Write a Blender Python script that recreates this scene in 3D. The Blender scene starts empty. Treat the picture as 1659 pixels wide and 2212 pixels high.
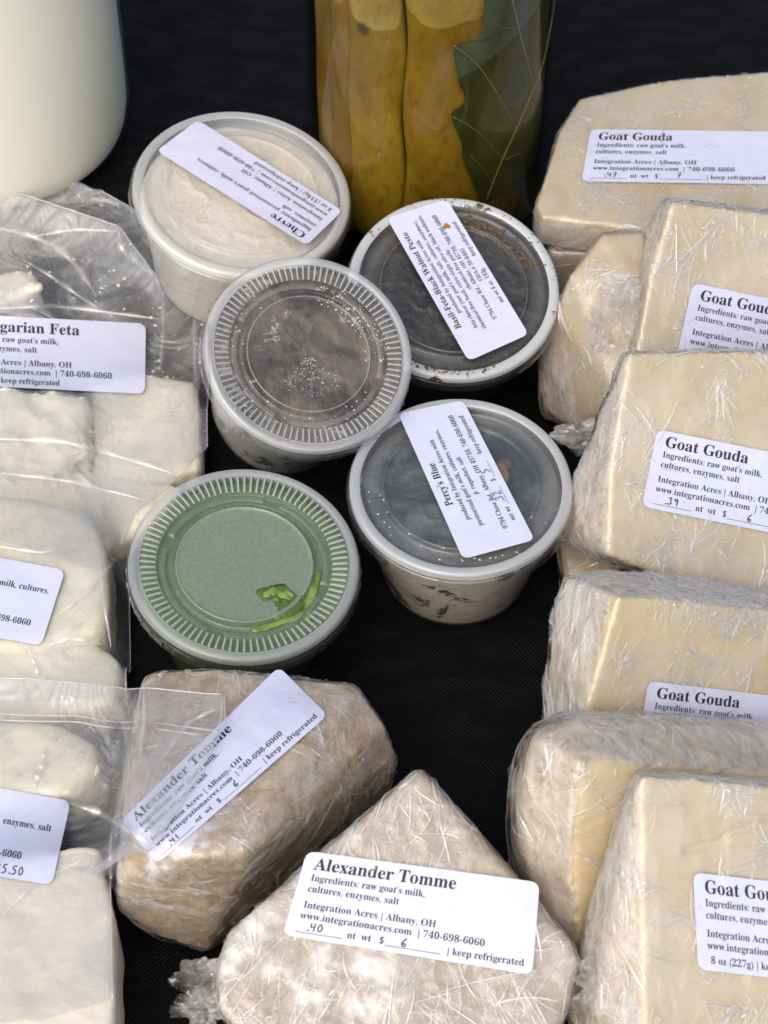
import bpy, bmesh, math, random
import numpy as np
from mathutils import Vector
from mathutils.bvhtree import BVHTree

R_ = math.radians
SC = bpy.context.scene
COL = SC.collection
random.seed(7)
rng = np.random.default_rng(7)

# ------------------------------------------------------------------ camera (all lengths below are in mm, meshes are written in metres)
FPX, CX, CY = 5000.0, 829.5, 1106.0          # focal length and centre in photograph units (1659 x 2212)
TILT, DIST = R_(52), 800.0
FWD = np.array([0, math.cos(TILT), -math.sin(TILT)])
RIGHT = np.array([1.0, 0, 0])
UP = np.array([0, math.sin(TILT), math.cos(TILT)])
CAM = -FWD * DIST
cam = bpy.data.cameras.new('camera')
cam.sensor_fit = 'VERTICAL'; cam.sensor_height = 24; cam.sensor_width = 18
cam.lens = 24 * FPX / 2212
cam.clip_start, cam.clip_end = 0.02, 50
cam.dof.use_dof = True; cam.dof.focus_distance = 0.73; cam.dof.aperture_fstop = 20
camo = bpy.data.objects.new('camera', cam); COL.objects.link(camo)
camo.location = Vector(CAM * .001); camo.rotation_euler = (math.pi / 2 - TILT, 0, 0)
SC.camera = camo

# ------------------------------------------------------------------ world, sun, exposure
SUN_EL, SUN_AZ = R_(52), R_(-152)            # overcast: a very wide soft sun from the upper left, on the camera's side
W = bpy.data.worlds.new('World'); SC.world = W; W.use_nodes = True
wn = W.node_tree
sky = wn.nodes.new('ShaderNodeTexSky'); sky.sky_type = 'NISHITA'; sky.sun_disc = False
sky.sun_elevation = SUN_EL; sky.sun_rotation = SUN_AZ
sky.air_density = 0.8; sky.dust_density = 3.0; sky.ozone_density = 0.6
wn.links.new(sky.outputs[0], wn.nodes['Background'].inputs[0])
wn.nodes['Background'].inputs[1].default_value = 0.15
sun = bpy.data.lights.new('sun', 'SUN'); sun.energy = 1.25; sun.angle = R_(95); sun.color = (1, .91, .76)
so = bpy.data.objects.new('sun', sun); COL.objects.link(so)
sdir = Vector((math.sin(SUN_AZ) * math.cos(SUN_EL), math.cos(SUN_AZ) * math.cos(SUN_EL), math.sin(SUN_EL)))
so.rotation_euler = (-sdir).to_track_quat('-Z', 'Y').to_euler()
SC.view_settings.view_transform = 'Standard'; SC.view_settings.look = 'None'
SC.view_settings.gamma = 1; SC.view_settings.use_curve_mapping = False
SC.view_settings.exposure = 0.46
SC.cycles.transparent_max_bounces = 24
SC.cycles.max_bounces = 10; SC.cycles.diffuse_bounces = 3; SC.cycles.glossy_bounces = 4
SC.cycles.caustics_reflective = False; SC.cycles.caustics_refractive = False

# ------------------------------------------------------------------ geometry helpers
def nrm(v): return v / np.linalg.norm(v)
def ray(px, py): return FWD + RIGHT * ((px - CX) / FPX) - UP * ((py - CY) / FPX)
def Z(px, py, z=0.0):
    d = ray(px, py); return CAM + d * ((z - CAM[2]) / d[2])
def PL(px, py, P0, n):
    d = ray(px, py); return CAM + d * (np.dot(P0 - CAM, n) / np.dot(d, n))
def NV(x, y):                                  # a normal leaning x to the right and y up from facing the camera
    return nrm(RIGHT * x + UP * y - FWD * math.sqrt(max(1 - x * x - y * y, .05)))
def depth(P): return float(np.dot(P - CAM, FWD))

_perm = np.random.default_rng(3).permutation(256); _perm = np.concatenate([_perm, _perm, _perm])
_grad = np.array([[1,1,0],[-1,1,0],[1,-1,0],[-1,-1,0],[1,0,1],[-1,0,1],[1,0,-1],[-1,0,-1],[0,1,1],[0,-1,1],[0,1,-1],[0,-1,-1]], float)
def pn(P):
    P = np.asarray(P, float); i = np.floor(P).astype(int); f = P - i; i &= 255
    u = f * f * f * (f * (f * 6 - 15) + 10); out = np.zeros(len(P))
    for dx in (0, 1):
        for dy in (0, 1):
            for dz in (0, 1):
                h = _perm[_perm[_perm[i[:, 0] + dx] + i[:, 1] + dy] + i[:, 2] + dz] % 12
                g = (_grad[h] * (f - np.array([dx, dy, dz]))).sum(1)
                w = (u[:, 0] if dx else 1 - u[:, 0]) * (u[:, 1] if dy else 1 - u[:, 1]) * (u[:, 2] if dz else 1 - u[:, 2])
                out += w * g
    return out
def fbm(P, o=3):
    s = 0; a = 1
    for k in range(o): s = s + a * pn(P * 2 ** k + 17.3 * k); a *= .5
    return s
def ridge(P, o=3):
    s = 0; a = 1
    for k in range(o): s = s + a * (1 - np.minimum(1, np.abs(pn(P * 2 ** k + 31.7 * k)) * 4)) ** 2; a *= .5
    return s

BASE = {}
def thing(name, label, cat, base, group=None):
    o = bpy.data.objects.new(name, None); COL.objects.link(o)
    o.empty_display_size = .01; o.location = Vector(np.asarray(base) * .001)
    o['label'] = label; o['category'] = cat
    if group: o['group'] = group
    BASE[o.name] = np.asarray(base, float)
    return o
def mk(name, V, F, mats, parent=None, attrs=None, midx=None, smooth=True, base=None):
    """V in world mm -> one mesh object, in the parent's frame"""
    b = BASE[parent.name] if parent is not None else (np.zeros(3) if base is None else np.asarray(base, float))
    V = np.asarray(V, float)
    me = bpy.data.meshes.new(name)
    me.from_pydata(((V - b) * .001).tolist(), [], F if isinstance(F, list) else F.tolist())
    if not isinstance(mats, (list, tuple)): mats = [mats]
    for m in mats: me.materials.append(m)
    if midx is not None: me.polygons.foreach_set('material_index', np.asarray(midx, np.int32))
    me.polygons.foreach_set('use_smooth', np.full(len(me.polygons), smooth))
    for k, v in (attrs or {}).items():
        at = me.attributes.new(k, 'FLOAT', 'POINT'); at.data.foreach_set('value', np.asarray(v, np.float32))
    me.update()
    o = bpy.data.objects.new(name, me); COL.objects.link(o)
    if parent is not None:
        o.parent = parent; BASE[o.name] = b
    else:
        o.location = Vector(b * .001); BASE[o.name] = b
    return o

def vnormals(V, F):
    F = np.asarray(F)
    n = np.cross(V[F[:, 2]] - V[F[:, 0]], V[F[:, -1]] - V[F[:, 1]]) if F.shape[1] == 4 else np.cross(V[F[:, 1]] - V[F[:, 0]], V[F[:, 2]] - V[F[:, 0]])
    N = np.zeros_like(V)
    for k in range(F.shape[1]): np.add.at(N, F[:, k], n)
    return N / np.maximum(np.linalg.norm(N, axis=1, keepdims=True), 1e-9)
def lap(V, F, it=3, lam=.5):
    F = np.asarray(F); k = F.shape[1]
    E = np.concatenate([np.stack([F[:, i], F[:, (i + 1) % k]], 1) for i in range(k)])
    E = np.concatenate([E, E[:, ::-1]]); cnt = np.bincount(E[:, 0], minlength=len(V))[:, None]
    for _ in range(it):
        A = np.stack([np.bincount(E[:, 0], weights=V[E[:, 1], c], minlength=len(V)) for c in range(V.shape[1])], 1) / cnt
        V = V + lam * (A - V)
    return V
def solid(hulls, voxel=1.0, it=3):
    """union of convex hulls (lists of mm points), voxel remeshed and softened"""
    bm = bmesh.new()
    for pts in hulls:
        b2 = bmesh.new()
        for p in pts: b2.verts.new(p)
        r = bmesh.ops.convex_hull(b2, input=b2.verts)
        loose = [v for v in b2.verts if not v.link_faces]
        bmesh.ops.delete(b2, geom=loose, context='VERTS')
        bmesh.ops.recalc_face_normals(b2, faces=b2.faces)
        tmp = bpy.data.meshes.new('tmp'); b2.to_mesh(tmp); b2.free(); bm.from_mesh(tmp); bpy.data.meshes.remove(tmp)
    me = bpy.data.meshes.new('tmp'); bm.to_mesh(me); bm.free()
    o = bpy.data.objects.new('tmp', me); COL.objects.link(o)
    md = o.modifiers.new('r', 'REMESH'); md.mode = 'VOXEL'; md.voxel_size = voxel; md.adaptivity = 0
    dg = bpy.context.evaluated_depsgraph_get(); ev = o.evaluated_get(dg); m2 = ev.to_mesh()
    V = np.empty(len(m2.vertices) * 3); m2.vertices.foreach_get('co', V); V = V.reshape(-1, 3)
    F = np.array([list(p.vertices) for p in m2.polygons])
    ev.to_mesh_clear(); bpy.data.objects.remove(o); bpy.data.meshes.remove(me)
    return lap(V, F, it), F
def bvh(V, F): return BVHTree.FromPolygons(V.tolist(), F.tolist() if not isinstance(F, list) else F)
def grid_faces(nu, nv, wrap=False):
    a = np.arange(nu * nv).reshape(nu, nv)
    if wrap: a = np.concatenate([a, a[:1]], 0)
    return np.stack([a[:-1, :-1], a[1:, :-1], a[1:, 1:], a[:-1, 1:]], -1).reshape(-1, 4)
def resample(poly, n):
    P = np.asarray(poly, float); s = np.concatenate([[0], np.cumsum(np.linalg.norm(np.diff(P, axis=0), axis=1))])
    t = np.linspace(0, s[-1], n)
    return np.stack([np.interp(t, s, P[:, c]) for c in range(P.shape[1])], 1)
def smooth_poly(P, it=4, lam=.5):
    P = P.copy()
    for _ in range(it): P[1:-1] += lam * ((P[:-2] + P[2:]) / 2 - P[1:-1])
    return P
def tube(P, r, k=8):
    P = np.asarray(P, float); n = len(P); T = np.gradient(P, axis=0); T /= np.linalg.norm(T, axis=1, keepdims=True)
    ref = np.array([0.13, .2, .97]); A = np.cross(T, ref); A /= np.linalg.norm(A, axis=1, keepdims=True); B = np.cross(T, A)
    r = np.broadcast_to(np.asarray(r, float), (n,)); th = np.arange(k) * 2 * math.pi / k
    V = P[:, None] + r[:, None, None] * (A[:, None] * np.cos(th)[None, :, None] + B[:, None] * np.sin(th)[None, :, None])
    F = []
    for i in range(n - 1):
        for j in range(k): F.append([i * k + j, i * k + (j + 1) % k, (i + 1) * k + (j + 1) % k, (i + 1) * k + j])
    F.append(list(range(k))[::-1]); F.append([(n - 1) * k + j for j in range(k)])
    return V.reshape(-1, 3), F
def merge(parts):
    V, F, n = [], [], 0
    for v, f in parts:
        V.append(v); F += [[i + n for i in q] for q in (f.tolist() if not isinstance(f, list) else f)]; n += len(v)
    return np.concatenate(V), F

# ------------------------------------------------------------------ material helpers
class N:
    def __init__(s, name):
        s.m = bpy.data.materials.new(name); s.m.use_nodes = True; s.t = s.m.node_tree; s.t.nodes.clear()
        s.out = s.t.nodes.new('ShaderNodeOutputMaterial')
    def __call__(s, typ, **kw):
        n = s.t.nodes.new('ShaderNode' + typ); ins = kw.pop('i', {})
        for k, v in kw.items(): setattr(n, k, v)
        for k, v in ins.items(): s.set(n.inputs[k], v)
        return n
    def set(s, sock, v):
        if hasattr(v, 'outputs'): v = v.outputs[0]
        if isinstance(v, bpy.types.NodeSocket): s.t.links.new(v, sock)
        elif isinstance(v, (tuple, list)) and sock.type == 'RGBA' and len(v) == 3: sock.default_value = (*v, 1)
        else: sock.default_value = v
    def pos(s): return s('NewGeometry').outputs['Position']
    def noise(s, scale, detail=3, rough=.5, vec=None, typ='FBM', dist=0.0):
        n = s('TexNoise', noise_type=typ, i={'Scale': scale, 'Detail': detail, 'Roughness': rough, 'Distortion': dist})
        s.set(n.inputs['Vector'], vec if vec is not None else s.pos()); return n.outputs['Fac']
    def math(s, op, a, b=0.0, clamp=False):
        n = s('Math', operation=op, use_clamp=clamp); s.set(n.inputs[0], a); s.set(n.inputs[1], b); return n.outputs[0]
    def ramp(s, x, a, b, lo=0.0, hi=1.0):
        n = s('MapRange', interpolation_type='SMOOTHSTEP'); s.set(n.inputs[0], x)
        for k, v in zip((1, 2, 3, 4), (a, b, lo, hi)): s.set(n.inputs[k], v)
        return n.outputs[0]
    def mix(s, f, a, b):
        n = s('Mix', data_type='RGBA'); s.set(n.inputs[0], f); s.set(n.inputs[6], a); s.set(n.inputs[7], b); return n.outputs[2]
    def vmap(s, scale=(1, 1, 1), rot=(0, 0, 0), vec=None):
        n = s('Mapping', i={'Scale': scale, 'Rotation': rot}); s.set(n.inputs[0], vec if vec is not None else s.pos()); return n.outputs[0]
    def bump(s, h, strength=.5, dist=.001, normal=None):
        n = s('Bump', i={'Strength': strength, 'Distance': dist}); s.set(n.inputs['Height'], h)
        if normal is not None: s.set(n.inputs['Normal'], normal)
        return n.outputs[0]
    def attr(s, name): return s('Attribute', attribute_name=name).outputs['Fac']
    def mixs(s, f, a, b):
        n = s('MixShader'); s.set(n.inputs[0], f); s.set(n.inputs[1], a); s.set(n.inputs[2], b); return n
    def fresnel(s, nor=None, f0=.04, k=1.0):
        l = s('LayerWeight', i={'Blend': .5})
        if nor is not None: s.set(l.inputs['Normal'], nor)
        f = s.math('POWER', l.outputs['Facing'], 5.0)
        return s.math('MULTIPLY', s.math('ADD', s.math('MULTIPLY', f, 1 - f0), f0), k, True)
    def done(s, sh): s.t.links.new(sh.outputs[0], s.out.inputs[0]); return s.m
    def pbr(s, **i):
        return s('BsdfPrincipled', i={k.replace('_', ' '): v for k, v in i.items()})

def film_nodes(n, haze, streak_gain=.5, gloss=1.0, rough=.2, tint=(.95, .925, .89), scale=1.0, extra=None, bump=.8, soft=False):
    """cling film / bag film: clear sheet, whitish where it is doubled or creased, glossy with crumpled normals"""
    p = n.pos()
    warp = n('TexNoise', i={'Scale': 38 * scale, 'Detail': 2.0}); n.set(warp.inputs['Vector'], p)
    wv = n('VectorMath', operation='MULTIPLY_ADD'); n.set(wv.inputs[0], warp.outputs['Color']); wv.inputs[1].default_value = (.022, .022, .022); n.set(wv.inputs[2], p)
    hs = None
    for sc, rot, st in ((70, (.3, .2, .5), (1, .3, 1)), (110, (.2, 1.1, 1.9), (1, .35, .8))):
        v = n('TexVoronoi', feature='F1', i={'Scale': sc * scale}); n.set(v.inputs['Vector'], n.vmap(st, rot, wv.outputs[0]))
        h = v.outputs['Distance']
        hs = h if hs is None else n.math('ADD', hs, h)
    if soft: hs = n.math('MULTIPLY', n.noise(80 * scale, 2, .45, n.vmap((1, .4, 1), (0, 0, .6), wv.outputs[0])), 2.0)
    fine = n.noise(260 * scale, 2, .6, wv.outputs[0])
    height = n.math('ADD', n.math('MULTIPLY', hs, .5), n.math('MULTIPLY', fine, .22))
    nor = n.bump(height, bump, .0016)
    patch = n.ramp(n.noise(62 * scale, 3, .6, wv.outputs[0]), .42, .62, *((.75, 1.2) if soft else (.05, 2.1)))
    fac = n.math('MULTIPLY', haze, patch, True)
    if extra is not None: fac = n.math('MAXIMUM', fac, extra)
    tr = n('BsdfTransparent', i={'Color': (.985, .985, .985)})
    df = n('BsdfDiffuse', i={'Color': tint}); n.set(df.inputs['Normal'], nor)
    tl = n('BsdfTranslucent', i={'Color': tint}); n.set(tl.inputs['Normal'], nor)
    wh = n.mixs(.35, df, tl)
    body = n.mixs(fac, tr, wh)
    gl = n('BsdfGlossy', i={'Roughness': rough}); n.set(gl.inputs['Normal'], nor); n.set(gl.inputs['Color'], (1, 1, 1))
    return n.mixs(n.fresnel(nor, .05, gloss), body, gl)

n = N('film_crease_glint')
df = n('BsdfDiffuse', i={'Color': (.95, .92, .86, 1)}); gl = n('BsdfGlossy', i={'Roughness': .12}); tr = n('BsdfTransparent')
M_CREASE_GLINT = n.done(n.mixs(n.attr('haze'), tr, n.mixs(.42, df, gl)))  # whitish diffuse on the fold ridges: their bright glints painted as colour
n = N('film_edge'); df = n('BsdfDiffuse', i={'Color': (.88, .89, .9, 1)}); gl = n('BsdfGlossy', i={'Roughness': .15}); tr = n('BsdfTransparent')
M_SEAM = n.done(n.mixs(.42, tr, n.mixs(.4, df, gl)))
n = N('cling_film'); M_FILM = n.done(film_nodes(n, n.attr('haze'), .34, 1.35))
n = N('crumpled_film'); M_KNOT = n.done(film_nodes(n, .16, .5, 1.1, .2, scale=.8, bump=.4))

def bag_mat(name, milk, specks, lo=.10, hi=.62):
    n = N(name)
    p = n.pos()
    big = n.ramp(n.noise(30, 5, .62, p, dist=1.4), .36, .66, lo, hi)
    sp1 = n('TexVoronoi', i={'Scale': 300.0, 'Randomness': 1.0}); n.set(sp1.inputs['Vector'], p)
    gate = n.ramp(n.noise(45, 3, .6, p), .48, .62)
    size = n.ramp(n.noise(300, 2, .5, p), .3, .8, .02, .36)
    d1 = n.ramp(n.math('SUBTRACT', sp1.outputs['Distance'], size), -.02, .05, 1, 0)
    d1 = n.math('MULTIPLY', n.math('MULTIPLY', d1, gate), specks)
    smear = n.math('MULTIPLY', n.ramp(n.noise(85, 5, .7, p, dist=2.0), .62, .72), specks * .6)
    ex = n.math('MAXIMUM', d1, smear)
    haze = n.math('ADD', n.math('MULTIPLY', big, milk), n.attr('haze'))
    return n.done(film_nodes(n, haze, .14, 1.0, .27, tint=(.70, .71, .72), scale=.5, extra=ex, bump=.5, soft=True))
M_BAG_SMEARED = bag_mat('smeared_bag_film', .8, .9, .12, .52)
M_BAG_CLEAR = bag_mat('clear_bag_film', .5, .3)

def plastic(name, milk, col=(.80, .83, .83), rough=.22, smear=None, smear_col=(.8, .78, .72), smear_amt=(.5, .6), smear_scale=60, grain=0.0, gloss=1.0, opaque_smear=.9, trans=.35, ribs=0.0, fogged=False, annulus=0.0):
    n = N(name); p = n.pos()
    fac = n.math('MULTIPLY', n.math('ADD', n.math('MULTIPLY', n.attr('fog'), .50), .50), milk) if fogged else milk
    if not isinstance(fac, float): milk = fac
    if grain: fac = n.math('ADD', milk, n.math('MULTIPLY', n.ramp(n.noise(900, 3, .6, p), .35, .7, -1, 1), grain), True)
    if annulus: fac = n.math('ADD', fac, n.math('MULTIPLY', n.attr('smear'), annulus), True)
    if ribs: fac = n.math('MAXIMUM', fac, n.math('MULTIPLY', n.attr('rib'), ribs))  # extra white: painted highlights on ribs and edges, plus any residue
    c = col
    if smear is not None:
        s = n.ramp(n.noise(smear_scale, 6, .68, p, dist=.8), *smear_amt)
        if smear == 'attr': s = n.math('MULTIPLY', s, n.attr('smear'))
        fac = n.math('MAXIMUM', fac, n.math('MULTIPLY', s, opaque_smear))
        c = n.mix(s, col, smear_col)
    tr = n('BsdfTransparent', i={'Color': (.97, .975, .975)})
    df = n('BsdfDiffuse'); n.set(df.inputs['Color'], c)
    tl = n('BsdfTranslucent'); n.set(tl.inputs['Color'], c)
    nor = n.bump(n.noise(500, 3, .6, p), .06, .0006)
    gl = n('BsdfGlossy', i={'Roughness': rough}); n.set(gl.inputs['Normal'], nor)
    body = n.mixs(fac, tr, n.mixs(trans, df, tl))
    return n.done(n.mixs(n.fresnel(nor, .05, gloss), body, gl))

def cheese(name, paste, paste2, rind=None, rind2=None, bumpy=.15, sss=.25, dots=True):
    n = N(name); p = n.pos()
    c = n.mix(n.ramp(n.noise(34, 5, .62, p), .38, .66), paste, paste2)
    if dots:
        v = n('TexVoronoi', i={'Scale': 70.0}); n.set(v.inputs['Vector'], n.vmap((1, .6, 1), (.4, .2, .3)))
        d = n.math('MULTIPLY', n.ramp(v.outputs['Distance'], .05, .13, 1, 0), n.ramp(n.noise(50, 2, .5, p), .50, .58))
        c = n.mix(n.math('MULTIPLY', d, .55), c, (.30, .20, .09))
    h = n.noise(160, 5, .6, p)
    if rind:
        at = n.math('ADD', n.attr('paste'), n.math('MULTIPLY', n.math('SUBTRACT', n.noise(260, 4, .6, p), .5), .9))
        k = n.ramp(at, .38, .58)
        rc = n.mix(n.ramp(n.noise(95, 7, .78, p), .34, .66), rind, rind2)
        rc = n.mix(n.ramp(n.noise(420, 4, .7, n.vmap((1, .45, .7), (.3, .5, .8))), .54, .68, 0, .55), rc, (.24, .165, .09))
        c = n.mix(k, rc, c)
        h2 = n.math('MULTIPLY', n.noise(210, 6, .7, p), n.math('SUBTRACT', 1.0, n.math('MULTIPLY', k, .88)))
        nor = n.bump(h2, .6, .0014)
    else:
        nor = n.bump(h, bumpy, .002)
    b = n.pbr(Base_Color=c, Roughness=.5, Subsurface_Weight=sss, Subsurface_Scale=.005, Subsurface_Radius=(1, .62, .3), Normal=nor)
    return n.done(b)

M_GOUDA = cheese('goat_gouda_paste', (.63, .53, .35), (.55, .45, .275), (.58, .48, .35), (.70, .62, .49))
M_GOUDA2 = cheese('aged_gouda_paste', (.66, .535, .315), (.59, .45, .225), (.56, .455, .32), (.70, .62, .49))
M_RINDY = cheese('gouda_with_rind', (.66, .535, .315), (.59, .45, .22), (.50, .41, .295), (.62, .54, .41))
M_TAN = cheese('tan_gouda', (.54, .435, .28), (.46, .36, .215), (.50, .41, .31), (.66, .58, .47))
M_GOUDA_DULL = cheese('dull_gouda_paste', (.62, .50, .34), (.55, .43, .28), (.40, .29, .18), (.56, .46, .34))
M_TOMME = cheese('tomme_rind', (.60, .49, .35), (.42, .30, .175), (.60, .49, .345), (.36, .255, .145))
M_TOMME2 = cheese('pale_tomme_rind', (.40, .335, .24), (.32, .26, .175), (.40, .335, .24), (.28, .22, .145))
M_FETA = cheese('feta_cheese', (.84, .80, .66), (.77, .72, .56), bumpy=.6, dots=False, sss=.4)
M_CREAMY = cheese('soft_white_cheese', (.84, .79, .61), (.79, .735, .54), bumpy=.12, dots=False, sss=.4)
M_WEDGE = cheese('pale_cheese', (.80, .74, .62), (.74, .68, .54), bumpy=.25, dots=False, sss=.4)

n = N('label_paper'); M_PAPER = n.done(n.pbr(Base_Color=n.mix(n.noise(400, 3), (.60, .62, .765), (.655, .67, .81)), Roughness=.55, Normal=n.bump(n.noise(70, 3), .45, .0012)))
n = N('printing_ink'); M_INK = n.done(n.pbr(Base_Color=(.018, .016, .02), Roughness=.6))
n = N('body_ink'); M_INK2 = n.done(n.pbr(Base_Color=(.022, .021, .028), Roughness=.6))
n = N('black_pen'); M_PEN = n.done(n.pbr(Base_Color=(.03, .03, .035), Roughness=.5))
n = N('blue_pen'); M_BLUEPEN = n.done(n.pbr(Base_Color=(.015, .05, .35), Roughness=.5))

# ------------------------------------------------------------------ labels
def mb(s):
    o = ''
    for c in s:
        if 'A' <= c <= 'Z': o += chr(0x1D400 + ord(c) - 65)
        elif 'a' <= c <= 'z': o += chr(0x1D41A + ord(c) - 97)
        elif '0' <= c <= '9': o += chr(0x1D7CE + ord(c) - 48)
        else: o += c
    return o
_tc = {}
def text_mesh(s, bold):
    if (s, bold) in _tc: return _tc[(s, bold)]
    cu = bpy.data.curves.new('tmp', 'FONT'); cu.body = mb(s); cu.resolution_u = 3; cu.offset = .003 if bold else -.002
    o = bpy.data.objects.new('tmp', cu); COL.objects.link(o)
    dg = bpy.context.evaluated_depsgraph_get(); ev = o.evaluated_get(dg); m = ev.to_mesh()
    V = np.array([v.co[:2] for v in m.vertices]) if len(m.vertices) else np.zeros((0, 2)); F = [list(p.vertices) for p in m.polygons]
    ev.to_mesh_clear(); bpy.data.objects.remove(o); bpy.data.curves.remove(cu)
    _tc[(s, bold)] = (V, F); return V, F
DIG = {'.': [[(.24, .0), (.34, .06), (.26, .1), (.22, .02)]], '3': [[(.1, .85), (.4, 1), (.6, .8), (.3, .55), (.6, .35), (.45, .05), (.05, .1)]],
       '9': [[(.6, .75), (.35, 1), (.1, .75), (.35, .55), (.6, .8), (.55, .4), (.5, 0)]],
       '6': [[(.55, 1), (.2, .6), (.1, .2), (.35, 0), (.6, .2), (.4, .45), (.12, .25)]],
       '4': [[(.12, 1), (.08, .5), (.6, .5)], [(.52, .95), (.48, 0)]], '7': [[(.05, .95), (.6, 1), (.25, 0)], [(.15, .5), (.55, .52)]],
       '1': [[(.3, 1), (.28, 0)]], '0': [[(.35, 1), (.1, .6), (.2, .05), (.5, .1), (.6, .6), (.35, 1)]],
       '5': [[(.6, 1), (.18, .95), (.15, .55), (.5, .55), (.55, .15), (.1, 0)]], '2': [[(.1, .8), (.35, 1), (.55, .75), (.1, 0), (.65, .05)]],
       '$': [[(.6, .85), (.2, .8), (.25, .5), (.55, .35), (.4, .05), (.05, .1)], [(.35, 1.1), (.3, -.1)]]}
LW, LH = 66.7, 25.4
def label(parent, corners, target=None, plane=None, lines=(), rules=(), hand=(), pen=None, clear=.25, smooth=60, stains=(), bend=0.55):
    nu, nv = 49, 21
    U, Vv = np.meshgrid(np.linspace(0, 1, nu), np.linspace(0, 1, nv), indexing='ij')
    r = 2.4; x = U * LW; y = Vv * LH                                    # rounded corners
    for cx in (r, LW - r):
        for cy in (r, LH - r):
            dx, dy = x - cx, y - cy; m = ((dx < 0) if cx == r else (dx > 0)) & ((dy < 0) if cy == r else (dy > 0))
            q = np.hypot(dx, dy); mm = np.maximum(np.abs(dx), np.abs(dy)); k = np.where(m & (q > 1e-6), mm / np.maximum(q, 1e-6), 1)
            x = np.where(m, cx + dx * k, x); y = np.where(m, cy + dy * k, y)
    u, v = x / LW, y / LH
    c = np.asarray(corners, float)
    px = (1 - u)[..., None] * ((1 - v)[..., None] * c[0] + v[..., None] * c[3]) + u[..., None] * ((1 - v)[..., None] * c[1] + v[..., None] * c[2])
    D = np.full(u.shape, np.nan); rays = np.array([[ray(*px[i, j]) for j in range(nv)] for i in range(nu)])
    if plane is not None:
        D = np.dot(plane[0] - CAM, plane[1]) / (rays @ plane[1])
    else:
        for i in range(nu):
            for j in range(nv):
                h = target.ray_cast(Vector(CAM), Vector(rays[i, j]))
                if h[0] is not None: D[i, j] = np.dot(np.array(h[0]) - CAM, FWD)
        ok = ~np.isnan(D); A = np.stack([u[ok], v[ok], np.ones(ok.sum())], 1); co = np.linalg.lstsq(A, D[ok], rcond=None)[0]
        fit = u * co[0] + v * co[1] + co[2]; ok &= D < fit + 9
        # fill the misses smoothly
        Df = np.where(ok, D, fit); H = Df.copy()
        for it in range(300):
            P = np.pad(H, 1, 'edge'); L = (P[:-2, 1:-1] + P[2:, 1:-1] + P[1:-1, :-2] + P[1:-1, 2:]) / 4
            H = np.where(ok, Df, L)
        S = H.copy()
        for it in range(smooth):
            P = np.pad(S, 1, 'reflect', reflect_type='odd'); L = (P[:-2, 1:-1] + P[2:, 1:-1] + P[1:-1, :-2] + P[1:-1, 2:]) / 4
            S = np.minimum(L, H - .15) if it > smooth // 3 else L
        P = np.pad(S, 1, 'reflect', reflect_type='odd'); S = .5 * S + .125 * (P[:-2, 1:-1] + P[2:, 1:-1] + P[1:-1, :-2] + P[1:-1, 2:])
        D = S - clear
    seed = abs(hash(parent.name)) % 97 + c[0][0]
    wob = fbm(np.stack([u * 4.3 + c[0][0] * .37, v * 1.4 + c[0][1] * .21, np.zeros_like(u)], -1).reshape(-1, 3), 2).reshape(u.shape)
    D = D - np.abs(wob) * bend
    G = CAM + rays * D[..., None]
    Gn = np.cross(np.gradient(G, axis=0), np.gradient(G, axis=1)); Gn /= np.linalg.norm(Gn, axis=2, keepdims=True)
    if np.dot(Gn[nu // 2, nv // 2], -FWD) < 0: Gn = -Gn
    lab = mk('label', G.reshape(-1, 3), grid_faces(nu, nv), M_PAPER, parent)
    GR = CAM + np.array([[ray(*(c[0] * (1 - a) * (1 - b) + c[1] * a * (1 - b) + c[2] * a * b + c[3] * (1 - a) * b)) for b in np.linspace(0, 1, nv)] for a in np.linspace(0, 1, nu)]) * D[..., None]
    def put(P2, off=.1):
        a = np.clip(P2[:, 0] / LW, 0, 1) * (nu - 1); b = np.clip(P2[:, 1] / LH, 0, 1) * (nv - 1)
        i = np.minimum(a.astype(int), nu - 2); j = np.minimum(b.astype(int), nv - 2); fa = (a - i)[:, None]; fb = (b - j)[:, None]
        bl = lambda A: A[i, j] * (1 - fa) * (1 - fb) + A[i + 1, j] * fa * (1 - fb) + A[i, j + 1] * (1 - fa) * fb + A[i + 1, j + 1] * fa * fb
        return bl(GR) + bl(Gn) * off
    parts, mi = [], []
    for (s, bold, x0, yb, em, xs, al) in lines:
        V, F = text_mesh(s, bold)
        if not len(V): continue
        w = V[:, 0].max(); X = V[:, 0] * em * xs; X += x0 - (w * em * xs / 2 if al == 'c' else 0)
        P2 = np.stack([X, yb - V[:, 1] * em], 1); parts.append((put(P2), F)); mi += [0 if bold else 1] * len(F)
    for (xa, xb, yy) in rules:
        t = np.linspace(xa, xb, 14); h = .07
        P2 = np.concatenate([np.stack([t, np.full(14, yy - h)], 1), np.stack([t, np.full(14, yy + h)], 1)])
        F = [[k, k + 1, k + 15, k + 14] for k in range(13)]; parts.append((put(P2), F)); mi += [1] * 13
    if parts:
        V, F = merge(parts); mk('lettering', V, F, [M_INK, M_INK2], lab, midx=mi, smooth=False)
    hp = []
    for (s, x0, yb, hgt) in hand:
        for ch in s:
            for st in DIG.get(ch, []):
                P = smooth_poly(resample(st, 22), 3) * hgt; P[:, 0] += x0; P[:, 1] = yb - P[:, 1]
                T = np.gradient(P, axis=0); T /= np.maximum(np.linalg.norm(T, axis=1, keepdims=True), 1e-6); Nn = np.stack([-T[:, 1], T[:, 0]], 1) * .17
                P2 = np.concatenate([P + Nn, P - Nn]); k = len(P); F = [[a, a + 1, a + 1 + k, a + k] for a in range(k - 1)]
                hp.append((put(P2, .13), F))
            x0 += hgt * (.42 if ch == '.' else .78)
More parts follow.
